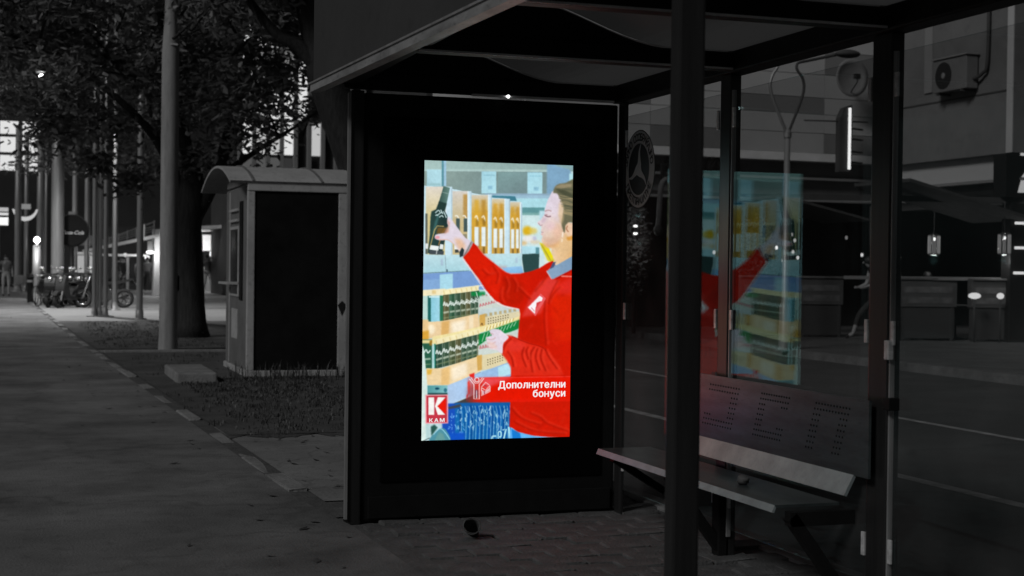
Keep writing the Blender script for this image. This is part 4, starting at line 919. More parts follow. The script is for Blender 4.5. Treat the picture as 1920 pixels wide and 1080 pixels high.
# round dark sign with white script
rs = thing('round_sign', 'round dark sign with white script lettering above the motorbikes', 'sign', (1.70, 53, 0), R(4))
MB().prism([(.53 * math.cos(i * math.pi / 20), 2.55 + .53 * math.sin(i * math.pi / 20)) for i in range(40)], lambda a, b_, t: (a, t, b_), -.08, .08).build('sign_disc', 'signdark', rs)
MB().torus((0, 0, 2.55), (0, 1, 0), .545, .028, 40, 8).build('sign_rim', 'fascia', rs)
MB().tube([(0, .02, 0), (0, .02, 2.02)], .09).build('sign_post', 'signdark', rs)
MB().bbox(-.12, .12, -.06, .06, 3.09, 3.2, .02).build('sign_cap', 'flagpole', rs)
text_mesh('sign_lettering', 'Coca-Cola', .175, 'letter_w', rs, Matrix(((1, 0, 0, .0), (0, 0, -1, -.085), (0, 1, 0, 2.42), (0, 0, 0, 1))), 'CENTER', offset=.004, shear=.4)
# bright far signs
fs_ = thing('lit_sign', 'bright rectangular lit sign at the far left edge', 'sign', (-.95, 75, 0))
MB().bbox(-.55, .45, 0, .15, 3.15, 4.1, .02).build('sign_box', 'wall_d', fs_)
for z0, z1, e in ((3.2, 3.58, 1.0), (3.68, 3.8, .7), (3.86, 4.05, .45)):
    MB().box(-.5, .4, -.012, -.004, z0, z1).build('lit_band', emit('lit_band', (1, 1, 1), e), fs_)
MB().tube([(-.05, .1, 0), (-.05, .1, 3.15)], .08).build('sign_post', 'flagpole', fs_)
ar = thing('curved_sign', 'curved white lit sign hanging above the far end of the path', 'sign', (.22, 75, 0))
ap = [(.52 * math.cos(a), 4.12 + .5 * math.sin(a)) for a in [R(195 + i * 15) for i in range(11)]]
ap2 = [(.62 * math.cos(a), 4.20 + .78 * math.sin(a)) for a in [R(345 - i * 15) for i in range(11)]]
MB().prism(ap + ap2, lambda a, b_, t: (a, t, b_), 0, .1).build('lit_crescent', emit('crescent_light', (1, 1, 1), .55), ar)
MB().bbox(-.26, .26, 0.02, .08, 4.0, 4.25, .02).build('inner_badge', emit('badge_light', (1, 1, 1), .22), ar)
MB().tube([(.1, .05, 0), (.1, .05, 3.4)], .07).build('sign_post', 'flagpole', ar)

# ------------------------------------------------------------------ motorbikes, scooters, bicycles
def wheel(t, x, rad, wid, z=None):
    wh = MB().torus((x, 0, rad), (0, 1, 0), rad - wid, wid, 26, 8).build('wheel', 'rubber', t)
    MB().torus((x, 0, rad), (0, 1, 0), rad - wid * 1.9, wid * .28, 26, 6).build('rim', 'chr', wh)
    b = MB()
    for k in range(6):
        a = k * math.pi / 3; b.obox((x + .04 * math.cos(a), 0, rad + .04 * math.sin(a)), (x + (rad - wid * 1.8) * math.cos(a), 0, rad + (rad - wid * 1.8) * math.sin(a)), .03, .018, (0, 1, 0))
    b.tube([(x, -.06, rad), (x, .06, rad)], .05).build('hub', 'mgrey', wh)
def motorbike(name, label, grp, scooter=False, tone='mblack'):
    t = thing(name, label, 'motorbike', (0, 0, 0), 0, grp)
    r = .25 if scooter else .31
    wheel(t, .66, r, .055 if scooter else .06); wheel(t, -.62, r, .06)
    MB().tube([(.66, .09, r), (.50, .09, .78), (.40, .09, 1.02)], .026).build('fork', 'chr', t)
    MB().tube([(.66, -.09, r), (.50, -.09, .78), (.40, -.09, 1.02)], .026).build('fork', 'chr', t)
    MB().tube([(.28, .36, 1.04), (.36, .22, 1.08), (.40, 0, 1.04), (.36, -.22, 1.08), (.28, -.36, 1.04)], .016).build('handlebar', 'rubber', t)
    hl = MB().ball((.52, 0, .90), .08, .095, .095).build('headlight', 'mgrey', t)
    MB().ball((.575, 0, .90), .03, .075, .075).build('lens', 'chr', hl)
    for s in (-1, 1):
        MB().tube([(.34, .2 * s, 1.07), (.36, .30 * s, 1.22)], .008, 6).ball((.36, .32 * s, 1.25), .015, .055, .04).build('mirror', 'chr', t)
    if scooter:
        MB().prism(cr([(.52, .95), (.60, .60), (.50, .36), (.20, .27), (-.10, .27), (-.18, .40), (-.60, .44), (-.80, .62), (-.74, .78), (-.15, .74), (-.02, .42), (.22, .40), (.36, .70), (.42, .95)], 4), lambda a, b_, k: (a, k, b_), -.17, .17).build('bodywork', tone, t)
        MB().prism(cr([(.04, .80), (-.15, .76), (-.74, .79), (-.80, .86), (-.4, .86), (-.1, .84)], 4), lambda a, b_, k: (a, k, b_), -.14, .14).build('seat', 'rubber', t)
        MB().prism(cr([(.90, .40), (.78, .52), (.60, .54), (.50, .40), (.62, .46), (.76, .46)], 4), lambda a, b_, k: (a, k, b_), -.09, .09).build('mudguard', tone, t)
    else:
        MB().prism(cr([(.40, .92), (.28, .98), (.02, .92), (-.04, .80), (.16, .72), (.38, .76)], 4), lambda a, b_, k: (a, k, b_), -.14, .14).build('tank', tone, t)
        MB().prism(cr([(-.02, .86), (-.04, .80), (-.34, .76), (-.84, .88), (-.86, .95), (-.44, .86), (-.2, .84)], 4), lambda a, b_, k: (a, k, b_), -.12, .12).build('seat', 'rubber', t)
        MB().prism(cr([(.30, .66), (.32, .34), (.06, .24), (-.24, .28), (-.22, .56), (.02, .70)], 4), lambda a, b_, k: (a, k, b_), -.13, .13).build('engine', 'mgrey', t)
        MB().tube([(.42, 0, .90), (.28, 0, .40), (-.2, 0, .30), (-.3, 0, .74), (.3, 0, .82)], .024).build('frame', 'mblack', t)
        MB().tube([(-.62, .12, r), (-.2, .12, .38)], .025).build('swingarm', 'mgrey', t)
        MB().prism(cr([(.36 + .62, .44), (.84, .62), (.62, .68), (.48, .60), (.62, .63), (.80, .57)], 4), lambda a, b_, k: (a, k, b_), -.07, .07).build('mudguard', tone, t)
        MB().prism(cr([(-.86, .92), (-1.02, .72), (-1.10, .52), (-1.06, .52), (-.96, .72), (-.8, .84)], 4), lambda a, b_, k: (a, k, b_), -.07, .07).build('tail_guard', 'mblack', t)
    MB().tube([(.16, -.15, .32), (-.2, -.17, .28), (-.5, -.18, .32), (-.86, -.19, .42)], [.02, .025, .042, .045]).build('exhaust', 'chr', t)
    MB().obox((-.84, 0, .80), (-.90, 0, .78), .10, .06).build('tail_light', 'mgrey', t)
    MB().tube([(-.1, .1, .32), (-.16, .28, .01)], .012, 6).build('side_stand', 'chr', t)
    return t
gm = 'motorbikes parked behind the flagpoles'
bikes = [(motorbike, 'motorbike', 'black motorbike, rightmost of the row, its rear wheel right of the flagpoles', 2.55, 48.5, 172, False, 'mblack'),
         (motorbike, 'motor_scooter', 'black scooter nearest the path with its front wheel turned to the camera', 1.10, 49.0, -112, True, 'mblack'),
         (motorbike, 'motor_scooter', 'dark scooter with raked chrome fork between the round sign and the flagpoles', 1.55, 48.6, -128, True, 'mgrey'),
         (motorbike, 'motorbike', 'dark motorbike left of the three grouped flagpoles, seen end on', 1.95, 50.2, -105, False, 'mblack'),
         (motorbike, 'motorbike', 'grey tank motorbike half hidden behind the front row of scooters', 1.25, 51.8, -75, False, 'mgrey')]
bikes += [(motorbike, 'motor_scooter', 'dark scooter tight behind the black scooter nearest the path', .92, 50.9, -80, True, 'mblack'),
          (motorbike, 'motorbike', 'black motorbike directly behind the three grouped flagpoles', 2.2, 51.2, -140, False, 'mblack'),
          (motorbike, 'motorbike', 'farthest dark motorbike, seen between the round sign post and the flagpoles', 1.7, 53.4, -95, False, 'mblack')]
for fn, nm, lab, x, y, a, s, tone in bikes:
    o = fn(nm, lab, gm, s, tone); o.location = (x, y, .004); o.rotation_euler = (0, R(-7 if s else 0) * 0, R(a))
def bicycle(label):
    t = thing('bicycle', label, 'bicycle', (0, 0, 0), 0, 'bicycles at the kerb of the path')
    for x in (.52, -.52):
        wh = MB().torus((x, 0, .34), (0, 1, 0), .325, .018, 30, 6).build('wheel', 'rubber', t)
        b = MB()
        for k in range(9):
            a = k * .698; b.tube([(x, 0, .34), (x + .31 * math.cos(a), 0, .34 + .31 * math.sin(a))], .002, 4, False)
        b.build('spoke', 'chr', wh)
    MB().tube([(-.52, 0, .34), (-.12, 0, .30), (.36, 0, .80), (-.22, 0, .78), (-.12, 0, .30)], .017, 8).build('frame', 'mblack', t)
    MB().tube([(-.52, 0, .34), (-.22, 0, .78)], .010, 6).build('seat_stay', 'mblack', t)
    MB().tube([(.52, 0, .34), (.36, 0, .80), (.32, 0, .98)], .015, 8).build('fork', 'mgrey', t)
    MB().tube([(.22, .28, 1.0), (.32, .1, 1.0), (.32, -.1, 1.0), (.22, -.28, 1.0)], .012, 6).build('handlebar', 'chr', t)
    MB().tube([(-.22, 0, .78), (-.25, 0, .92)], .012, 6).build('seat_post', 'chr', t)
    MB().prism(cr([(-.12, .95), (-.22, .90), (-.38, .93), (-.36, .97), (-.22, .95)], 4), lambda a, b_, k: (a, k, b_), -.07, .07).build('saddle', 'rubber', t)
    MB().torus((-.12, .05, .30), (0, 1, 0), .09, .008, 18, 6).build('chainring', 'chr', t)
    return t
o = bicycle('black bicycle leaning at the kerb left of the scooters, nearer one'); o.location = (.78, 50.4, .004); o.rotation_euler = (R(6), 0, R(-115))
o = bicycle('dark bicycle behind the nearer one beside the path kerb'); o.location = (.62, 52.6, .004); o.rotation_euler = (R(-5), 0, R(-100))
bd = thing('bollard', 'short dark bollard at the path edge beside the bicycles', 'bollard', (.36, 55, 0))
MB().lathe([(.11, 0), (.11, .85), (.13, .87), (.13, .93), (.08, 1.0), (0, 1.02)]).build('bollard_shaft', 'signdark', bd)
MB().lathe([(.132, .72), (.132, .80)]).build('bollard_band', 'flagpole', bd)
for (x, y, h, lab) in ((-.02, 66, .42, 'small pale box beside the path behind the walking person'), (.36, 57, .2, 'pale cap on the far bin left of the bicycles')):
    tag(MB().bbox(x - .22, x + .22, y, y + .3, (.45 if h > .3 else .9), (.45 if h > .3 else .9) + h, .03).build('utility_box', 'flagpole'), lab, 'box') if h > .3 else None

# ------------------------------------------------------------------ people
def person(label, loc, rz, J, shirt, trousers, hair='hair', scale=1.0, sleeves=False, short=False, long_hair=False, group=None):
    base = dict(pel=(0, 0, .95), wai=(0, 0, 1.10), che=(0, 0, 1.32), nek=(0, 0, 1.48), hed=(0, .02, 1.60), top=(0, .02, 1.70),
                ls=(-.18, 0, 1.42), le=(-.24, -.02, 1.14), lw=(-.25, .06, .90), lh=(-.25, .08, .80), rs=(.18, 0, 1.42), re=(.24, -.02, 1.14), rw=(.25, .06, .90), rh=(.25, .08, .80),
                lp=(-.10, 0, .92), lk=(-.11, .02, .50), la=(-.11, -.02, .08), lt=(-.12, .14, .03), rp=(.10, 0, .92), rk=(.11, .02, .50), ra=(.11, -.02, .08), rt=(.12, .14, .03))
    base.update(J)
    names = list(base); idx = {n: i for i, n in enumerate(names)}
    E_ = [('pel', 'wai'), ('wai', 'che'), ('che', 'nek'), ('nek', 'hed'), ('hed', 'top'), ('che', 'ls'), ('ls', 'le'), ('le', 'lw'), ('lw', 'lh'), ('che', 'rs'), ('rs', 're'), ('re', 'rw'), ('rw', 'rh'), ('pel', 'lp'), ('lp', 'lk'), ('lk', 'la'), ('la', 'lt'), ('pel', 'rp'), ('rp', 'rk'), ('rk', 'ra'), ('ra', 'rt')]
    rad = dict(pel=(.155, .11), wai=(.14, .10), che=(.165, .115), nek=(.055, .055), hed=(.085, .10), top=(.06, .07), ls=(.07, .07), rs=(.07, .07), le=(.045, .045), re=(.045, .045), lw=(.032, .032), rw=(.032, .032), lh=(.038, .025), rh=(.038, .025), lp=(.10, .10), rp=(.10, .10), lk=(.065, .065), rk=(.065, .065), la=(.045, .045), ra=(.045, .045), lt=(.042, .035), rt=(.042, .035))
    me = bpy.data.meshes.new('person'); me.from_pydata([base[n] for n in names], [(idx[a], idx[b_]) for a, b_ in E_], [])
    tmp = bpy.data.objects.new('tmp', me); C.objects.link(tmp)
    sk = tmp.modifiers.new('s', 'SKIN'); tmp.modifiers.new('u', 'SUBSURF').levels = 1
    for n, d_ in zip(names, me.skin_vertices[0].data): d_.radius = rad[n]
    me.skin_vertices[0].data[idx['pel']].use_root = True
    bpy.context.view_layer.update()
    m2 = bpy.data.meshes.new_from_object(tmp.evaluated_get(bpy.context.evaluated_depsgraph_get()))
    bpy.data.objects.remove(tmp)
    for k in (M['skin'], M[shirt], M[trousers], M['signdark']): m2.materials.append(k)
    nv = Vector(base['nek']); pv = Vector(base['pel']); hv = Vector(base['hed'])
    J_ = {n: Vector(base[n]) for n in names}
    for p in m2.polygons:
        c = Vector(p.center); p.use_smooth = True
        near = min(names, key=lambda n: (J_[n] - c).length)
        if near in ('hed', 'top', 'nek', 'lh', 'rh', 'lw', 'rw'): k = 0
        elif near in ('le', 're'): k = 1 if sleeves else 0
        elif near in ('lp', 'rp', 'pel'): k = 2
        elif near in ('lk', 'rk'): k = 2
        elif near in ('la', 'ra'): k = 0 if short else 2
        elif near in ('lt', 'rt'): k = 3
        else: k = 1
        p.material_index = k
    t = thing('person', label, 'person', loc, rz, group)
    t.scale = (scale,) * 3
    o = link('body', m2, t)
    hd = J_['hed']; tp = J_['top']; ax = (tp - hd).normalized()
    b = MB().ball(tuple(hd + ax * .055 - Vector((0, .03, 0))), .10, .115, .105)
    if long_hair: b.ball(tuple(hd + Vector((0, -.06, -.06))), .105, .075, .17)
    b.build('hair', hair, t)
    nose = hd + Vector((0, .105, .01)); MB().ball(tuple(nose), .014, .022, .02, 8, 6).build('nose', 'skin', o)
    return t
stride = dict(lk=(-.10, .14, .50), la=(-.10, .16, .09), lt=(-.10, .32, .05), rk=(.10, -.02, .50), ra=(.10, -.22, .10), rt=(.10, -.08, .03), lw=(-.25, -.12, .92), lh=(-.25, -.16, .83), rw=(.25, .16, .92), rh=(.25, .2, .84))
hip = dict(re=(.42, -.06, 1.18), rw=(.22, .06, 1.04), rh=(.16, .08, 1.02))
person('person in grey top, hand on hip, at the far left of the path', (-.55, 65.3, 0), R(185), hip, 'shirt_m', 'shirt_p', scale=1.0)
person('person in dark clothes standing by the lit doorway behind the flagpoles', (5.05, 78, .004), R(160), {}, 'shirt_d', 'shirt_d', scale=1.02, sleeves=True)
person('person in grey jacket with dark trousers under the small oval lamp', (6.30, 78.5, .004), R(175), stride, 'shirt_m', 'shirt_d', scale=1.0, sleeves=True)
person('person in pale top right of the tree trunk, left of the group', (8.30, 74.5, .004), R(30), {}, 'shirt_m', 'shirt_p', scale=.98)
person('tall person in grey with pale trousers in the middle of the group by the kiosk', (8.85, 74, .004), R(200), stride, 'shirt_m', 'shirt_p', scale=1.08, sleeves=True)
person('person in pale shirt and dark skirt at the right of the group by the kiosk', (9.3, 73.4, .004), R(120), {}, 'shirt_p', 'shirt_d', scale=.95)
# ------------------------------------------------------------------ buildings beyond the plaza
ub = thing('stair_building', 'low plaza building with sloping white stair edge and railing', 'building', (0, 0, 0))
MB().box(2.2, 10.5, 82, 90, 0, 3.4).build('wall', 'wall_d', ub)
MB().obox((2.6, 66.5, 1.93), (5.75, 66.5, 2.66), 1.2, .14).build('stair_edge', 'band', ub)
MB().bbox(2.3, 5.4, 66.9, 67.4, 1.74, 1.84, .02).build('canopy_edge', 'band', ub)
MB().bbox(5.62, 6.05, 66.4, 67.6, 0, 2.95, .02).build('end_wall', 'wall_l', ub)
rl = MB().obox((3.5, 66.4, 2.44), (5.65, 66.4, 3.30), .05, .05).build('railing', 'flagpole', ub)
for k in range(3): MB().obox((3.6, 66.4, 2.30 + k * .09), (5.65, 66.4, 2.90 + k * .1), .03, .03).build('rail', 'flagpole', rl)
for k in range(6): x = 3.7 + k * .38; MB().tube([(x, 66.4, 2.15 + (x - 3.5) * .25), (x, 66.4, 2.50 + (x - 3.5) * .40)], .022, 6).build('baluster', 'flagpole', rl)
for x in (3.3, 4.45): MB().bbox(x, x + .12, 66.8, 66.92, 0, 1.75, .01).build('column', 'wall_m', ub)
dw = MB().box(2.85, 3.75, 81.9, 81.96, .9, 2.0).build('lit_doorway', emit('doorway_light', (1, 1, 1), .38), ub)
MB().box(4.9, 5.5, 81.9, 81.96, .5, 1.7).build('shop_window', emit('dim_window', (1, 1, 1), .05), ub)
MB().bbox(5.02, 5.16, 66.1, 66.2, 2.55, 3.15, .02).build('lit_letter_panel', emit('letter_panel', (1, 1, 1), .35), ub)
lt = thing('oval_lamp', 'small bright oval lamp under the stair building canopy', 'lamp', (5.42, 66.2, 1.93))
MB().ball((0, 0, 0), .17, .09, .07).build('diffuser', emit('oval_light', (1, 1, 1), 3), lt); MB().bbox(-.12, .12, -.03, .03, .07, .5, .01).build('bracket', 'wall_d', lt)
l = bpy.data.lights.new('oval_bulb', 'POINT'); l.energy = 60; l.shadow_soft_size = .2
lo = bpy.data.objects.new('bulb', l); C.objects.link(lo); lo.parent = lt; lo.location = (0, -.35, -.1)
cn = thing('canopy', 'pale lit canopy over the group of people right of the tree', 'canopy', (0, 0, 0))
MB().prism([(6.8, 3.0), (10.6, 3.25), (10.6, 3.4), (6.8, 3.15)], lambda a, b_, t: (a, t, b_), 70, 79).build('canopy_roof', 'band', cn)
MB().box(6.9, 10.6, 78.6, 78.9, 2.15, 2.98).build('back_wall', 'band', cn); MB().box(6.9, 10.6, 78.6, 78.9, 0, 1.3).build('low_wall', 'wall_m', cn)
for x in (7.1, 8.05, 9.7): MB().bbox(x, x + .09, 76, 76.1, 0, 2.98, .01).build('column', 'flagpole', cn)
for x, w_ in ((7.45, .34), (8.5, .3), (9.5, .3)):
    p = MB().bbox(x, x + w_, 78.45, 78.55, 1.85, 2.1, .02).build('light_box', emit('box_light', (1, 1, 1), 1.6), cn)
l = bpy.data.lights.new('canopy_bulb', 'POINT'); l.energy = 110; l.shadow_soft_size = .4
lo = bpy.data.objects.new('bulb', l); C.objects.link(lo); lo.parent = cn; lo.location = (8.6, 77.6, 2.0)
fb = thing('far_block', 'dark far block closing the end of the path', 'building', (0, 0, 0))
MB().box(-14, 12, 98, 104, 0, 13).build('wall', 'wall_far', fb)
for i in range(9):
    z = 7.2 + (i // 3) * 1.15
    MB().box(-2.6 + (i % 3) * 1.35, -1.5 + (i % 3) * 1.35, 97.9, 97.97, z, z + (.95 if i < 6 else .8)).build('lit_window', emit('far_window', (1, 1, 1), .75), fb)
rb_ = random.Random(4)
for i in range(16):
    x = -6 + i * .95 + rb_.uniform(-.2, .2); z = rb_.choice((3.4, 6.2, 7.8, 9.4)); 
    if -3 < x < 1.6: z = rb_.choice((10.6, 11.6))
    MB().box(x, x + .5, 97.9, 97.97, z, z + .9).build('lit_window', emit('dim_far_window', (1, 1, 1), rb_.choice((.05, .12, .3))), fb)
tb = thing('columned_building', 'tall lit building with pale vertical fins behind the tree', 'building', (0, 0, 0))
MB().box(9.0, 26, 66, 74, 0, 16).build('wall', 'wall_far', tb)
rf_ = random.Random(8)
for i in range(14):
    x = 9.15 + i * .62
    MB().bbox(x, x + .2, 65.75, 65.98, 4.6, 15, .02).build('fin', 'wall_m', tb)
    for z in (4.8, 6.4, 8.0, 9.6, 11.2):
        if i < 6 and rf_.random() < (.85 if i < 4 else .5):
            MB().box(x + .205, x + .615, 65.86, 65.97, z, z + 1.45).build('lit_window', emit('fin_window', (1, 1, 1), rf_.choice((.2, .5, .75)) * (.16 if z < 5 else 1)), tb)

# ------------------------------------------------------------------ trees
def tree(label, trunk, branches, crown, n_leaf, leaf, mt, seed, name='tree', clumps=110, crown_gap=()):
    rn = random.Random(seed)
    t = thing(name, label, 'tree', (trunk[0][0], trunk[0][1], 0))
    ox, oy = trunk[0][0], trunk[0][1]
    lp = lambda p: (p[0] - ox, p[1] - oy, p[2])
    b = MB().tube([lp(p) for p, r in [(q[:3], q[3]) for q in trunk]], [q[3] for q in trunk], 14)
    b.v = [(x * (1 + rn.uniform(-.03, .03)), y * (1 + rn.uniform(-.03, .03)), z) for x, y, z in b.v]
    b.build('trunk', 'bark', t)
    for br in branches:
        MB().tube(cr([lp(q) for q in [p[:3] for p in br]], 4, False), list(np.interp(np.linspace(0, len(br) - 1, (len(br) - 1) * 4 + 1), range(len(br)), [p[3] for p in br])), 8).build('branch', 'bark', t)
    (cx_, cy_, cz_), (ax, ay, az), zmin = crown
    cl = []
    while len(cl) < clumps:
        q = Vector((rn.uniform(-1, 1), rn.uniform(-1, 1), rn.uniform(-1, 1)))
        gx_, gz_ = cx_ + q.x * ax, cz_ + q.z * az
        if any(x0 < gx_ < x1 and z0 < gz_ < z1 and rn.random() < pr_ for x0, x1, z0, z1, pr_ in crown_gap): continue
        if .25 < q.length < 1: cl.append((cx_ + q.x * ax, cy_ + q.y * ay, max(zmin + rn.uniform(0, .5), cz_ + q.z * az), rn.uniform(.35, .95)))
    tw = MB()
    for (x, y, z, s) in cl[::2]:
        tw.tube([lp((x + rn.uniform(-.9, .9) + (cx_ - x) * .25, y + (cy_ - y) * .25, z - rn.uniform(.3, 1.0) + (cz_ - z) * .2)), lp((x, y, z))], [.03, .008], 5, False)
    tw.build('twig', 'bark', t)['kind'] = 'stuff'
    vs = []; fs = []
    for k in range(n_leaf):
        c = cl[rn.randrange(len(cl))]; s = c[3]
        g = Vector((rn.gauss(0, .45), rn.gauss(0, .45), rn.gauss(0, .28))) * s
        p = Vector((c[0] + g.x - ox, c[1] + g.y - oy, c[2] + g.z))
        if p.z < zmin - .3: continue
        d = Vector((rn.gauss(0, 1), rn.gauss(0, 1), rn.gauss(-.35, .5))).normalized(); nrm = Vector((rn.gauss(0, .7), rn.gauss(0, .7), 1)); e = d.cross(nrm).normalized()
        L_ = leaf * rn.uniform(.6, 1.25); w_ = L_ * rn.uniform(.34, .5); o = len(vs)
        up = d.cross(e) * (L_ * .08)
        vs += [p, p + d * L_ * .35 + e * w_ * .5 + up, p + d * L_ * .75 + e * w_ * .38, p + d * L_, p + d * L_ * .75 - e * w_ * .38, p + d * L_ * .35 - e * w_ * .5 + up]
        fs += [(o, o + 1, o + 2, o + 3), (o, o + 3, o + 4, o + 5)]
    me = bpy.data.meshes.new('crown'); me.from_pydata([tuple(v) for v in vs], [], fs); me.materials.append(M[mt])
    cwn = link('crown', me, t); cwn['kind'] = 'stuff'
    return t
tree('dark leafy tree with trunk between the concrete pole and the kiosk',
     [(3.22, 29.3, 0, .36), (3.20, 29.3, .25, .29), (3.14, 29.3, 1.2, .25), (3.10, 29.3, 2.0, .26), (3.15, 29.3, 2.6, .27), (3.2, 29.3, 3.4, .2)],
     [[(3.2, 29.3, 2.3, .17), (3.65, 29.2, 3.2, .13), (3.95, 29.1, 4.4, .10), (4.3, 29, 5.8, .07), (4.9, 28.8, 7.4, .03)],
      [(3.1, 29.3, 2.6, .13), (2.5, 29.5, 3.9, .09), (1.5, 29.8, 4.9, .06), (.3, 30, 5.6, .04), (-1.4, 30, 6.3, .02)],
      [(3.2, 29.3, 3.0, .15), (2.9, 29.0, 4.4, .11), (2.5, 28.4, 6.0, .08), (2.0, 28, 8, .03)],
      [(3.3, 29.3, 2.8, .10), (4.3, 29.6, 3.6, .06), (5.2, 29.8, 4.2, .035), (6.2, 30, 4.9, .015)]],
     ((2.1, 29.6, 6.6), (5.2, 4.2, 3.6), 2.7), 54000, .18, 'leaf1', 11, clumps=230, crown_gap=((-9, .7, 3.2, 4.6, .6), (4.6, 6.0, 0, 6.2, .6)))
tree('tree with dark leaning trunk rising behind the right end of the kiosk',
     [(6.1, 23.2, 0, .55), (5.92, 23.2, .7, .48), (5.62, 23.2, 1.8, .42), (5.32, 23.2, 2.72, .38), (4.95, 23.2, 3.6, .33), (4.64, 23.2, 4.4, .28), (4.36, 23.2, 5.6, .21), (4.2, 23.2, 7.0, .14)],
     [[(4.75, 23.2, 4.3, .17), (4.20, 23.2, 4.9, .12), (3.7, 23.2, 5.2, .08), (2.6, 23.2, 6.6, .03)],
      [(4.5, 23.2, 5.0, .13), (5.2, 23.0, 6.2, .08), (6.4, 22.8, 7.2, .03)]],
     ((3.9, 23.5, 7.4), (4.2, 3.2, 2.4), 5.4), 9000, .18, 'leaf1', 12, clumps=80)
tree('farther plaza tree whose crown darkens the top of the flagpoles',
     [(6.35, 56, 0, .25), (6.3, 56, 2.5, .2), (5.9, 56, 4.5, .15), (5.2, 56, 6, .1)],
     [[(6.2, 56, 3.6, .1), (4.4, 56, 5.2, .07), (2, 56, 6.2, .03)], [(6.1, 56, 3.9, .1), (7, 56, 5.2, .07), (8, 56, 6.2, .03)]],
     ((2.4, 56, 7.2), (5.4, 3.5, 3.2), 4.9), 13000, .26, 'leaf1', 13, clumps=90, crown_gap=((-9, 1.1, 0, 7.2, .8),))

# ------------------------------------------------------------------ far side of the road: clad building
cb = thing('clad_building', 'pale clad building with darker panels and white band across the road', 'building', (12, 30.94, 0), R(3.6))
MB().box(-1.5, 8.2, .06, 6, 4.10, 9).build('wall', 'wall_l', cb)
def panel(s0, s1, z0, z1, m='wall_l', pr=.0): MB().bbox(s0 + .006, s1 - .006, -.02 - pr, .055, z0 + .006, z1 - .006, .004).build('cladding_panel', m, cb)
rows = [(4.30, 4.78), (4.78, 5.24), (5.24, 5.64), (5.64, 6.2), (6.2, 6.76), (6.76, 7.3)]
cols = [(-1.4, 1.73), (1.73, 4.07), (4.07, 6.45), (6.45, 8.2)]
dark = {(0, 1), (0, 3), (2, 2), (2, 0), (4, 3), (5, 1)}
for r_, (z0, z1) in enumerate(rows):
    for c_, (s0, s1) in enumerate(cols): panel(s0, s1, z0, z1, 'wall_m' if (r_, c_) in dark else 'wall_l')
MB().bbox(-1.4, 8.2, -.05, .055, 4.10, 4.295, .008).build('white_band', 'band', cb)
MB().box(-1.4, 8.2, .3, .4, 3.30, 4.10).build('shop_fascia', 'shop_fascia', cb)
MB().bbox(-1.4, 8.2, .1, .29, 3.66, 3.72, .005).build('fascia_rail', 'wall_m', cb)
MB().box(-1.4, 8.2, .2, .32, 3.14, 3.2).build('fascia_trim', 'wall_m', cb)
MB().box(-1.4, 20, 3.0, 3.2, 0, 3.3).build('shop_front', 'wall_far', cb)
for s, ch, z, sz in ((2.02, 'Г', 3.52, .52), (3.26, 'И', 3.78, .46)):
    text_mesh('facade_letter', ch, sz, 'letter', cb, Matrix(((1, 0, 0, s), (0, 0, -1, .05), (0, 1, 0, z), (0, 0, 0, 1))), extrude=.03, offset=.01)
for s in (-1.2, 1.5, 3.9, 6.2): MB().bbox(s, s + .16, 2.7, 2.9, 0, 3.28, .01).build('pillar', 'wall_d', cb)
for i, (s, z) in enumerate(((4.9, 1.9), (6.75, 2.05), (7.3, 2.25), (6.95, 1.72), (2.6, 2.0), (7.25, 1.95), (7.4, 1.8), (7.2, 2.4), (9.4, 1.9), (9.7, 1.88), (10.6, 1.85), (8.9, 2.35))):
    MB().ball((s, 2.5, z), .035, .035, .05).build('interior_light', emit('interior_light', (1, 1, 1), [.5, 1.2, .4, .5, .25, .5, .7, .3, .8, .6, .3, .2][i]), cb)
sdish = thing('satellite_dish', 'grey satellite dish seen from behind on the clad facade', 'satellite dish', (18.86, 30.9, 6.10), R(4))
bm_ = MB(); N2 = 26
bm_.lathe([(0, .0), (.2, .015), (.36, .05), (.46, .10), (.46, .115), (.36, .065), (.2, .03), (0, .015)], n=N2); bm_.v = [(x, -z, y) for x, y, z in bm_.v]
bm_.build('dish', 'wall_m', sdish)
MB().tube([(0, -.05, -.35), (-.1, -.45, -.15), (-.2, -.6, -.05)], .015, 6).build('feed_arm', 'wall_d', sdish)
MB().bbox(-.28, -.14, -.64, -.54, -.1, .02, .01).build('feed_horn', 'letter', sdish)
MB().tube([(0, .02, 0), (.2, .3, -.1)], .03, 8).build('mount', 'wall_d', sdish)
vs_ = thing('vertical_sign', 'vertical projecting sign with a bright light tube along its edge', 'sign', (18.62, 30.55, 4.62), R(3))
MB().prism(cr([(-.22, -.80), (-.22, .48), (-.10, .72), (.12, .80), (.12, -.80)], 1), lambda a, b_, t: (a, t, b_), .0, .18).build('sign_body', 'wall_d', vs_)
MB().bbox(.0, .06, -.05, -.01, -.74, .72, .01).build('light_tube', emit('tube_light', (1, 1, 1), 1.25), vs_)
for z in (-.55, -.3, .0, .25): MB().obox((.12, .09, z), (.62, .3, z), .04, .04).build('sign_bracket', 'wall_d', vs_)
MB().tube([(-1.15, .1, .38), (.62, .1, .42)], .018, 6).build('sign_rod', 'wall_d', vs_)
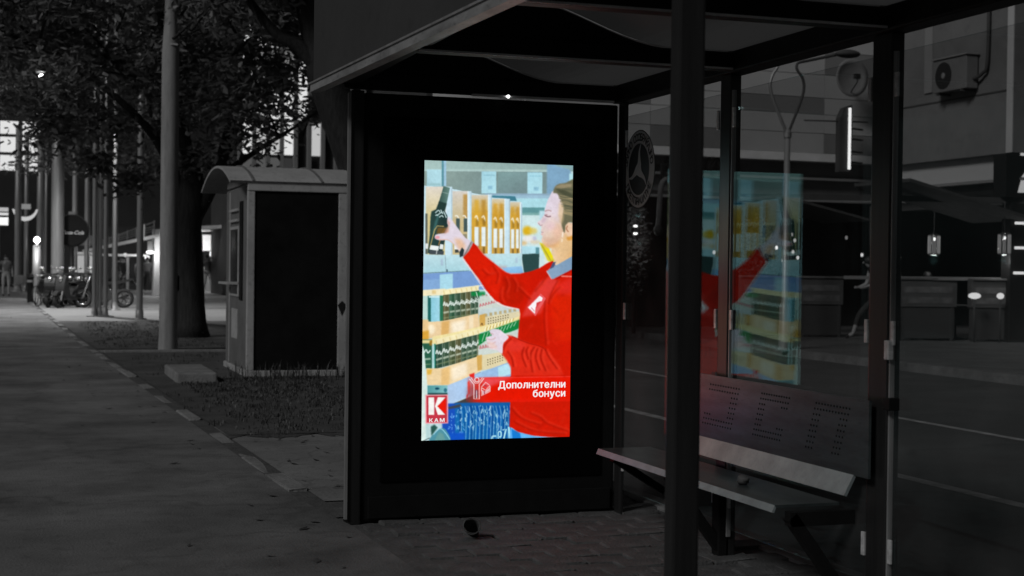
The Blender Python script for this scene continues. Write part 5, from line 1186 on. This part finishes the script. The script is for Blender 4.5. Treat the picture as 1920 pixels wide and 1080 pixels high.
# street lamp with lyre fork
sl_ = thing('lyre_street_lamp', 'unlit street lamp with a lyre shaped fork across the road', 'street lamp', (13.36, 24, 0))
MB().lathe([(.11, 0), (.10, .8), (.062, .9), (.055, 4.05), (.0, 4.06)], n=16).build('column', 'flagpole', sl_)
MB().lathe([(.075, 3.9), (.075, 4.0)], n=16).build('collar', 'flagpole', sl_)
MB().tube(cr([(0, 0, 3.95), (-.18, 0, 4.32), (-.36, 0, 4.75), (-.34, 0, 5.0), (-.22, 0, 5.2), (-.24, 0, 5.32), (-.42, 0, 5.36), (-1.0, 0, 5.44)], 5, False), .032, 8).build('lamp_arm', 'flagpole', sl_)
MB().tube(cr([(0, 0, 3.95), (.16, 0, 4.32), (.32, 0, 4.75), (.30, 0, 5.0), (.18, 0, 5.16), (.20, 0, 5.28), (.42, 0, 5.34), (1.0, 0, 5.48)], 5, False), .028, 8).build('lamp_arm', 'wall_d', sl_)
for s in (-1, 1): MB().ball((s * 1.24, 0, 5.46 + .05), .26, .15, .08).build('lamp_head', 'wall_d', sl_)
# rendered wall with air conditioner
aw = thing('rendered_building', 'stained rendered wall of the building with an air conditioner', 'building', (0, 0, 0))
MB().box(19.9, 24, 26.1, 31.2, 4.02, 11).build('wall', 'wall_ac', aw)
MB().box(19.885, 19.899, 26.1, 31.2, 5.34, 5.375).build('wall_joint', 'wall_d', aw)
MB().bbox(19.87, 19.899, 26.1, 26.3, 4.02, 11, .004).build('corner_strip', 'wall_l', aw)
MB().box(19.86, 19.899, 29.0, 29.3, 5.6, 11).build('downpipe_strip', 'wall_m', aw)
MB().box(20.1, 24, 26.3, 31.2, 3.5, 4.015).build('soffit_beam', 'wall_l', aw)
MB().box(20.4, 24, 26.2, 31, 2.95, 3.44).build('canopy_fascia', 'wall_d', aw)
MB().bbox(19.95, 20.1, 24.5, 31.2, 3.42, 3.48, .01).build('gutter', 'wall_m', aw)
MB().box(26, 26.2, 22, 34, 0, 9).build('back_wall', 'wall_far', aw)
acu = thing('air_conditioner', 'air conditioner outdoor unit on the stained wall', 'air conditioner', (19.9, 27.9, 5.5))
MB().bbox(-.34, -.04, -.62, .62, 0, .72, .02).build('casing', 'wall_ac', acu)
MB().prism([(.30 * math.cos(i * .26) + .22, .36 + .30 * math.sin(i * .26)) for i in range(24)], lambda a, b_, t: (t, a, b_), -.352, -.342).build('fan_grille', 'letter', acu)
MB().ball((-.352, .22, .36), .01, .07, .07).build('fan_hub', 'wall_m', acu)
MB().bbox(-.38, -.02, -.66, .66, .73, .77, .01).build('cover', 'wall_m', acu)
for s in (-.45, .45): MB().obox((-.36, s, -.03), (-.0, s, -.03), .05, .05).build('bracket', 'wall_d', acu)
MB().tube(cr([(-.15, -.62, .2), (-.1, -.85, .3), (-.08, -1.0, .6), (-.08, -1.02, 2.5)], 5, False), .04, 8).build('pipe', 'wall_d', acu)
# terrace: awning, pendant lamps, planters, rail, lit totem
tr_ = thing('terrace', 'dark restaurant terrace with beams under the building across the road', 'terrace', (0, 0, 0))
for (x, y) in ((15.2, 27.2), (17.6, 26.9), (18.6, 29.4), (21.5, 27.5)): MB().bbox(x - .05, x + .05, y - .05, y + .05, 0, 2.95, .01).build('post', 'wall_d', tr_)
MB().obox((14.9, 27.25, 3.0), (22, 25.6, 3.0), .1, .12).build('front_beam', 'wall_d', tr_)
MB().obox((16.0, 29, 3.05), (22, 27.4, 3.05), .1, .1).build('rear_beam', 'wall_m', tr_)
MB().prism([(16.5, 27.9, ), (20.9, 27.0)], lambda a, b_, t: (a, b_, t), 1.30, 1.36) if False else None
MB().obox((16.6, 27.3, 1.33), (20.6, 26.1, 1.33), .06, .07).build('hand_rail', 'wall_m', tr_)
MB().prism([(17.0, 3.35), (20.0, 2.62), (20.0, 2.56), (17.0, 3.28)], lambda a, b_, t: (a, t, b_), 25.5, 27.6).build('awning', 'awning', tr_)
MB().prism([(15.6, 3.1), (17.8, 2.62), (17.8, 2.57), (15.6, 3.04)], lambda a, b_, t: (a, t, b_), 28.2, 30.2).build('awning', 'awning', tr_)
for k, (x, y, e) in enumerate(((19.3, 28.0, .8), (19.65, 26.0, .6))):
    pn = thing('pendant_lamp', ['ribbed glass pendant lamp left of centre over the terrace', 'ribbed glass pendant lamp beside the lit totem'][k], 'lamp', (x, y, 2.08), 0, 'pendant lamps over the terrace')
    MB().lathe([(.03, .26), (.06, .24), (.135, .20), (.14, -.20), (.10, -.24), (0, -.25)], n=18).build('glass_shade', 'lampglass', pn)
    for i in range(8):
        a = i * math.pi / 4; MB().tube([(.125 * math.cos(a), .125 * math.sin(a), .19), (.125 * math.cos(a), .125 * math.sin(a), -.2)], .012, 6).build('rib', emit('lamp_rib', (1, 1, 1), .30 * e), pn)
    MB().ball((0, 0, .12), .035).build('bulb', emit('pendant_bulb', (1, 1, 1), 3.0 * e), pn); MB().tube([(0, 0, .24), (0, 0, .9)], .012, 6).build('cord', 'wall_d', pn)
    l = bpy.data.lights.new('pendant_light', 'POINT'); l.energy = 7; l.shadow_soft_size = .1
    lo = bpy.data.objects.new('pendant_light', l); C.objects.link(lo); lo.parent = pn; lo.location = (0, 0, -.35)
for k, (x, y, w_, lab) in enumerate(((15.5, 28.8, 1.1, 'grey planter board left of the standing person behind the glass'), (16.75, 28.55, 1.0, 'grey planter board directly behind the standing person'), (18.35, 26.9, 1.3, 'grey planter board under the left pendant lamp'), (19.6, 26.3, 1.0, 'grey planter board under the right pendant lamp'))):
    pt = thing('planter_box', lab, 'planter', (x, y, 0), R(-14), 'planter boards along the terrace')
    MB().bbox(-w_ / 2, w_ / 2, -.12, .12, .72, 1.30, .01).build('board', 'board', pt)
    MB().bbox(-w_ / 2, w_ / 2, -.16, .16, 1.30, 1.345, .008).build('top_rail', 'strip_d', pt)
    for s in (-1, 1): MB().bbox(s * w_ * .42 - .03, s * w_ * .42 + .03, -.1, .1, 0, .72, .005).build('foot', 'wall_d', pt)
    MB().bbox(-w_ * .47, w_ * .47, -.09, .09, .05, .715, .01).build('lower_panel', 'wall_d', pt)
    for z in (.80, 1.02): MB().bbox(-w_ * .42, w_ * .42, -.127, -.121, z, z + .13, .002).build('board_strip', 'strip_d', pt)
# clipped hedge shrubs in front of the terrace
def shrub(label, x, y, z0, rx, ry, rz, n, group='terrace shrubs'):
    rn = random.Random(int(x * 100)); t = thing('shrub', label, 'shrub', (x, y, 0), 0, group)
    MB().tube([(0, 0, 0), (0, 0, z0)], .05, 6).build('stem', 'bark', t)
    vs = []; fs = []
    for k in range(n):
        q = Vector((rn.gauss(0, 1), rn.gauss(0, 1), rn.gauss(0, 1))).normalized() * rn.uniform(.55, 1.05)
        p = Vector((q.x * rx, q.y * ry, z0 + q.z * rz)); d = Vector((rn.gauss(0, 1), rn.gauss(0, 1), rn.gauss(0, 1))).normalized(); e = d.orthogonal().normalized(); s = rn.uniform(.06, .12); o = len(vs)
        vs += [p, p + d * s * .5 + e * s * .3, p + d * s, p + d * s * .5 - e * s * .3]; fs.append((o, o + 1, o + 2, o + 3))
    me = bpy.data.meshes.new('foliage'); me.from_pydata([tuple(v) for v in vs], [], fs); me.materials.append(M['leaf2']); link('foliage', me, t)['kind'] = 'stuff'
shrub('tall dark shrub behind the lettered pane, lit by a wall lamp', 13.1, 30.4, 1.9, .35, .35, 1.1, 1800)
shrub('dark shrub right of the screen reflection beyond the road', 15.75, 29.6, 1.7, .45, .4, 1.0, 1600)
wl = thing('wall_lamp', 'small up and down wall lamp shining on the tall shrub', 'lamp', (12.92, 29.95, 2.32))
MB().bbox(-.06, .06, -.05, .05, -.06, .06, .01).build('lamp_body', 'letter', wl)
for s in (-1, 1):
    MB().ball((0, 0, s * .08), .05, .04, .03).build('lens', emit('wall_lamp_lens', (1, 1, 1), 2.5), wl)
    l = bpy.data.lights.new('wall_lamp_light', 'POINT'); l.energy = 5; l.shadow_soft_size = .05
    lo = bpy.data.objects.new('wall_lamp_light', l); C.objects.link(lo); lo.parent = wl; lo.location = (0, -.10, s * .30)
pp_ = thing('pale_post', 'pale swan-necked post behind the first glass pane', 'post', (13.55, 29.2, 0))
MB().lathe([(.20, 0), (.20, 1.5), (.14, 1.6), (.09, 1.9), (.09, 2.5), (.11, 2.55), (.11, 2.62), (.08, 2.65), (.08, 3.35), (0, 3.36)], n=14).build('shaft', 'wall_ac', pp_)
MB().tube(cr([(0, 0, 3.1), (-.2, 0, 3.4), (-.36, 0, 3.25), (-.40, 0, 2.6), (-.42, 0, 2.4)], 4, False), .06, 8).build('neck', 'wall_ac', pp_)
MB().ball((-.42, 0, 2.3), .10, .10, .12).build('globe', 'wall_d', pp_)
tt = thing('lit_totem', 'dark totem sign with white light bars at the right edge', 'sign', (20.3, 26, 0), R(0))
MB().bbox(-.50, .9, 0, .3, 0, 2.95, .02).build('totem_body', 'signdark', tt)
MB().bbox(-.70, 1.0, -.08, .35, 3.05, 3.98, .02).build('header', 'signdark', tt)
for z, x0 in ((2.49, -.46), (1.97, -.46), (1.44, -.48), (2.98, -.15), (3.94, -.35)): MB().bbox(x0, .85, -.10, -.085, z, z + .055, .004).build('light_bar', emit('bar_light', (1, 1, 1), .85 if z < 2.6 else .5), tt)
MB().prism([(-.40, 3.16), (-.30, 3.5), (-.22, 3.6), (-.12, 3.62), (-.02, 3.78), (.08, 3.62), (.2, 3.5), (.28, 3.17)], lambda a, b_, t: (a, t, b_), -.095, -.083).build('mountain_emblem', emit('emblem_light', (1, 1, 1), .42), tt)
for k, (x, rx, lab) in enumerate(((18.86, .15, 'bright oblong low glowing spot on the terrace planter'), (19.5, .08, 'bright round low glowing spot beside the oblong one'))):
    lw = thing('low_glow', lab, 'lamp', (x, 25.9, .98)); MB().ball((0, 0, 0), rx, .07, .065).build('diffuser', emit('table_light', (1, 1, 1), .8), lw); MB().tube([(0, 0, -.97), (0, 0, -.08)], .02, 6).build('stand', 'wall_d', lw)  # glowing ellipsoid on a thin stem; what it depicts is undetermined
person('person with dark hair and pale shirt standing with feet apart behind the glass', (17.62, 27.6, 0), R(75),
       dict(wai=(0, .03, 1.10), che=(0, .09, 1.31), nek=(0, .14, 1.46), hed=(0, .20, 1.56), top=(0, .22, 1.66), ls=(-.17, .10, 1.41), rs=(.17, .10, 1.41), le=(-.22, .16, 1.13), re=(.22, .16, 1.13), lw=(-.2, .36, 1.05), rw=(.2, .36, 1.05), lh=(-.18, .44, 1.06), rh=(.18, .44, 1.06),
            lk=(-.14, .42, .52), la=(-.14, .55, .10), lt=(-.15, .72, .04), rk=(.12, -.12, .50), ra=(.12, -.30, .10), rt=(.13, -.14, .03)), 'shirt_p', 'shirt_d', sleeves=True, short=True, long_hair=True, scale=1.05)
person('person in pale top seated at the terrace under the left pendant lamp', (19.35, 28.3, -.28), R(170), dict(lk=(-.12, .40, .88), la=(-.12, .42, .44), lt=(-.12, .56, .32), rk=(.12, .40, .88), ra=(.12, .42, .44), rt=(.12, .56, .32), lw=(-.2, .25, 1.05), lh=(-.16, .33, 1.05), rw=(.2, .25, 1.05), rh=(.16, .33, 1.05)), 'shirt_p', 'shirt_d', scale=1.0)
person('standing person in grey at the left end of the terrace rail', (18.15, 27.9, 0), R(180), {}, 'shirt_m', 'shirt_d', scale=1.0)

bk = thing('far_row', 'dark row of buildings closing the view beyond the terrace', 'building', (0, 0, 0))
MB().box(13, 90, 48, 56, 0, 14).build('wall', 'wall_far', bk); MB().box(60, 66, -20, 47.9, 0, 14).build('side_wall', 'wall_far', bk)
for k in range(10): MB().box(22 + k * 3.1, 23 + k * 3.1, 47.9, 47.97, 2.2, 3.6).build('window', 'darkglass', bk)

def cafe_chair():
    t = thing('cafe_chair', '', 'chair', (0, 0, 0), 0, 'chairs on the terrace')
    MB().bbox(-.21, .21, -.21, .21, .44, .47, .008).build('seat', 'wall_d', t)
    MB().bbox(-.2, .2, .19, .215, .6, .92, .008).build('backrest', 'wall_ac', t)
    for sx in (-1, 1):
        MB().tube([(sx * .18, -.18, 0), (sx * .18, -.18, .44)], .014, 6).build('leg', 'wall_d', t)
        MB().tube([(sx * .18, .2, 0), (sx * .18, .2, .92)], .014, 6).build('leg', 'wall_d', t)
    return t
ch0 = cafe_chair()
CH = [(18.0, 27.3, 20, 'dark cafe chair behind the left end of the terrace rail'), (18.95, 27.35, 200, 'cafe chair under the left pendant lamp, back to the road'), (19.9, 27.0, 160, 'cafe chair just left of the right pendant lamp'), (16.4, 28.9, 185, 'cafe chair behind the planter board left of the standing person')]
for k, (x, y, a, lab) in enumerate(CH):
    o = ch0 if k == 0 else copy_tree(ch0); o.location = (x, y, 0); o.rotation_euler = (0, 0, R(a)); o['label'] = lab
for k, (x, y, lab) in enumerate(((18.5, 27.7, 'small round terrace table left of the seated person'), (19.6, 27.6, 'small round terrace table below the right pendant lamp'))):
    t = thing('cafe_table', lab, 'table', (x, y, 0), 0, 'tables on the terrace')
    MB().lathe([(0, .72), (.34, .72), (.35, .735), (.34, .75), (0, .75)], n=20).build('tabletop', 'wall_ac', t); MB().lathe([(.2, 0), (.2, .02), (.03, .05), (.03, .72)], n=12).build('pedestal', 'wall_d', t)

for k, (x, y, z, lab) in enumerate(((3.35, 79, 1.85, 'small far lamp left of the three grouped flagpoles'), (5.20, 79, 1.86, 'small far lamp between the two single flagpoles'), (6.32, 79, 1.75, 'small far lamp below the oval lamp'), (9.45, 71, 1.9, 'small lamp at the kiosk edge above the group of people'))):
    t = thing('stall_lamp', lab, 'lamp', (x, y, z), 0, 'small lamps far across the plaza')
    MB().ball((0, 0, 0), .07 + .03 * (k % 3)).build('globe', emit('stall_light', (1, 1, 1), 1.2), t); MB().tube([(0, 0, .05), (0, 0, .6)], .015, 6).build('cord', 'wall_d', t)
person('person in dark coat walking right of the rearmost single flagpole', (4.72, 77, .004), R(95), stride, 'shirt_d', 'shirt_m', scale=1.0, sleeves=True)
person('person in pale top standing just left of the lone plaza flagpole', (5.55, 74, .004), R(210), {}, 'shirt_p', 'shirt_d', scale=.97)
mk = thing('market_parasol', 'pale market parasol behind the motorbikes left of the stair building', 'parasol', (3.1, 72, 0))
MB().lathe([(0, 2.75), (.5, 2.62), (1.15, 2.32), (1.15, 2.22), (1.13, 2.22), (1.13, 2.30), (.5, 2.58), (0, 2.70)], n=8).build('parasol_canopy', 'wall_m', mk); MB().tube([(0, 0, 0), (0, 0, 2.7)], .025, 8).build('parasol_pole', 'flagpole', mk)
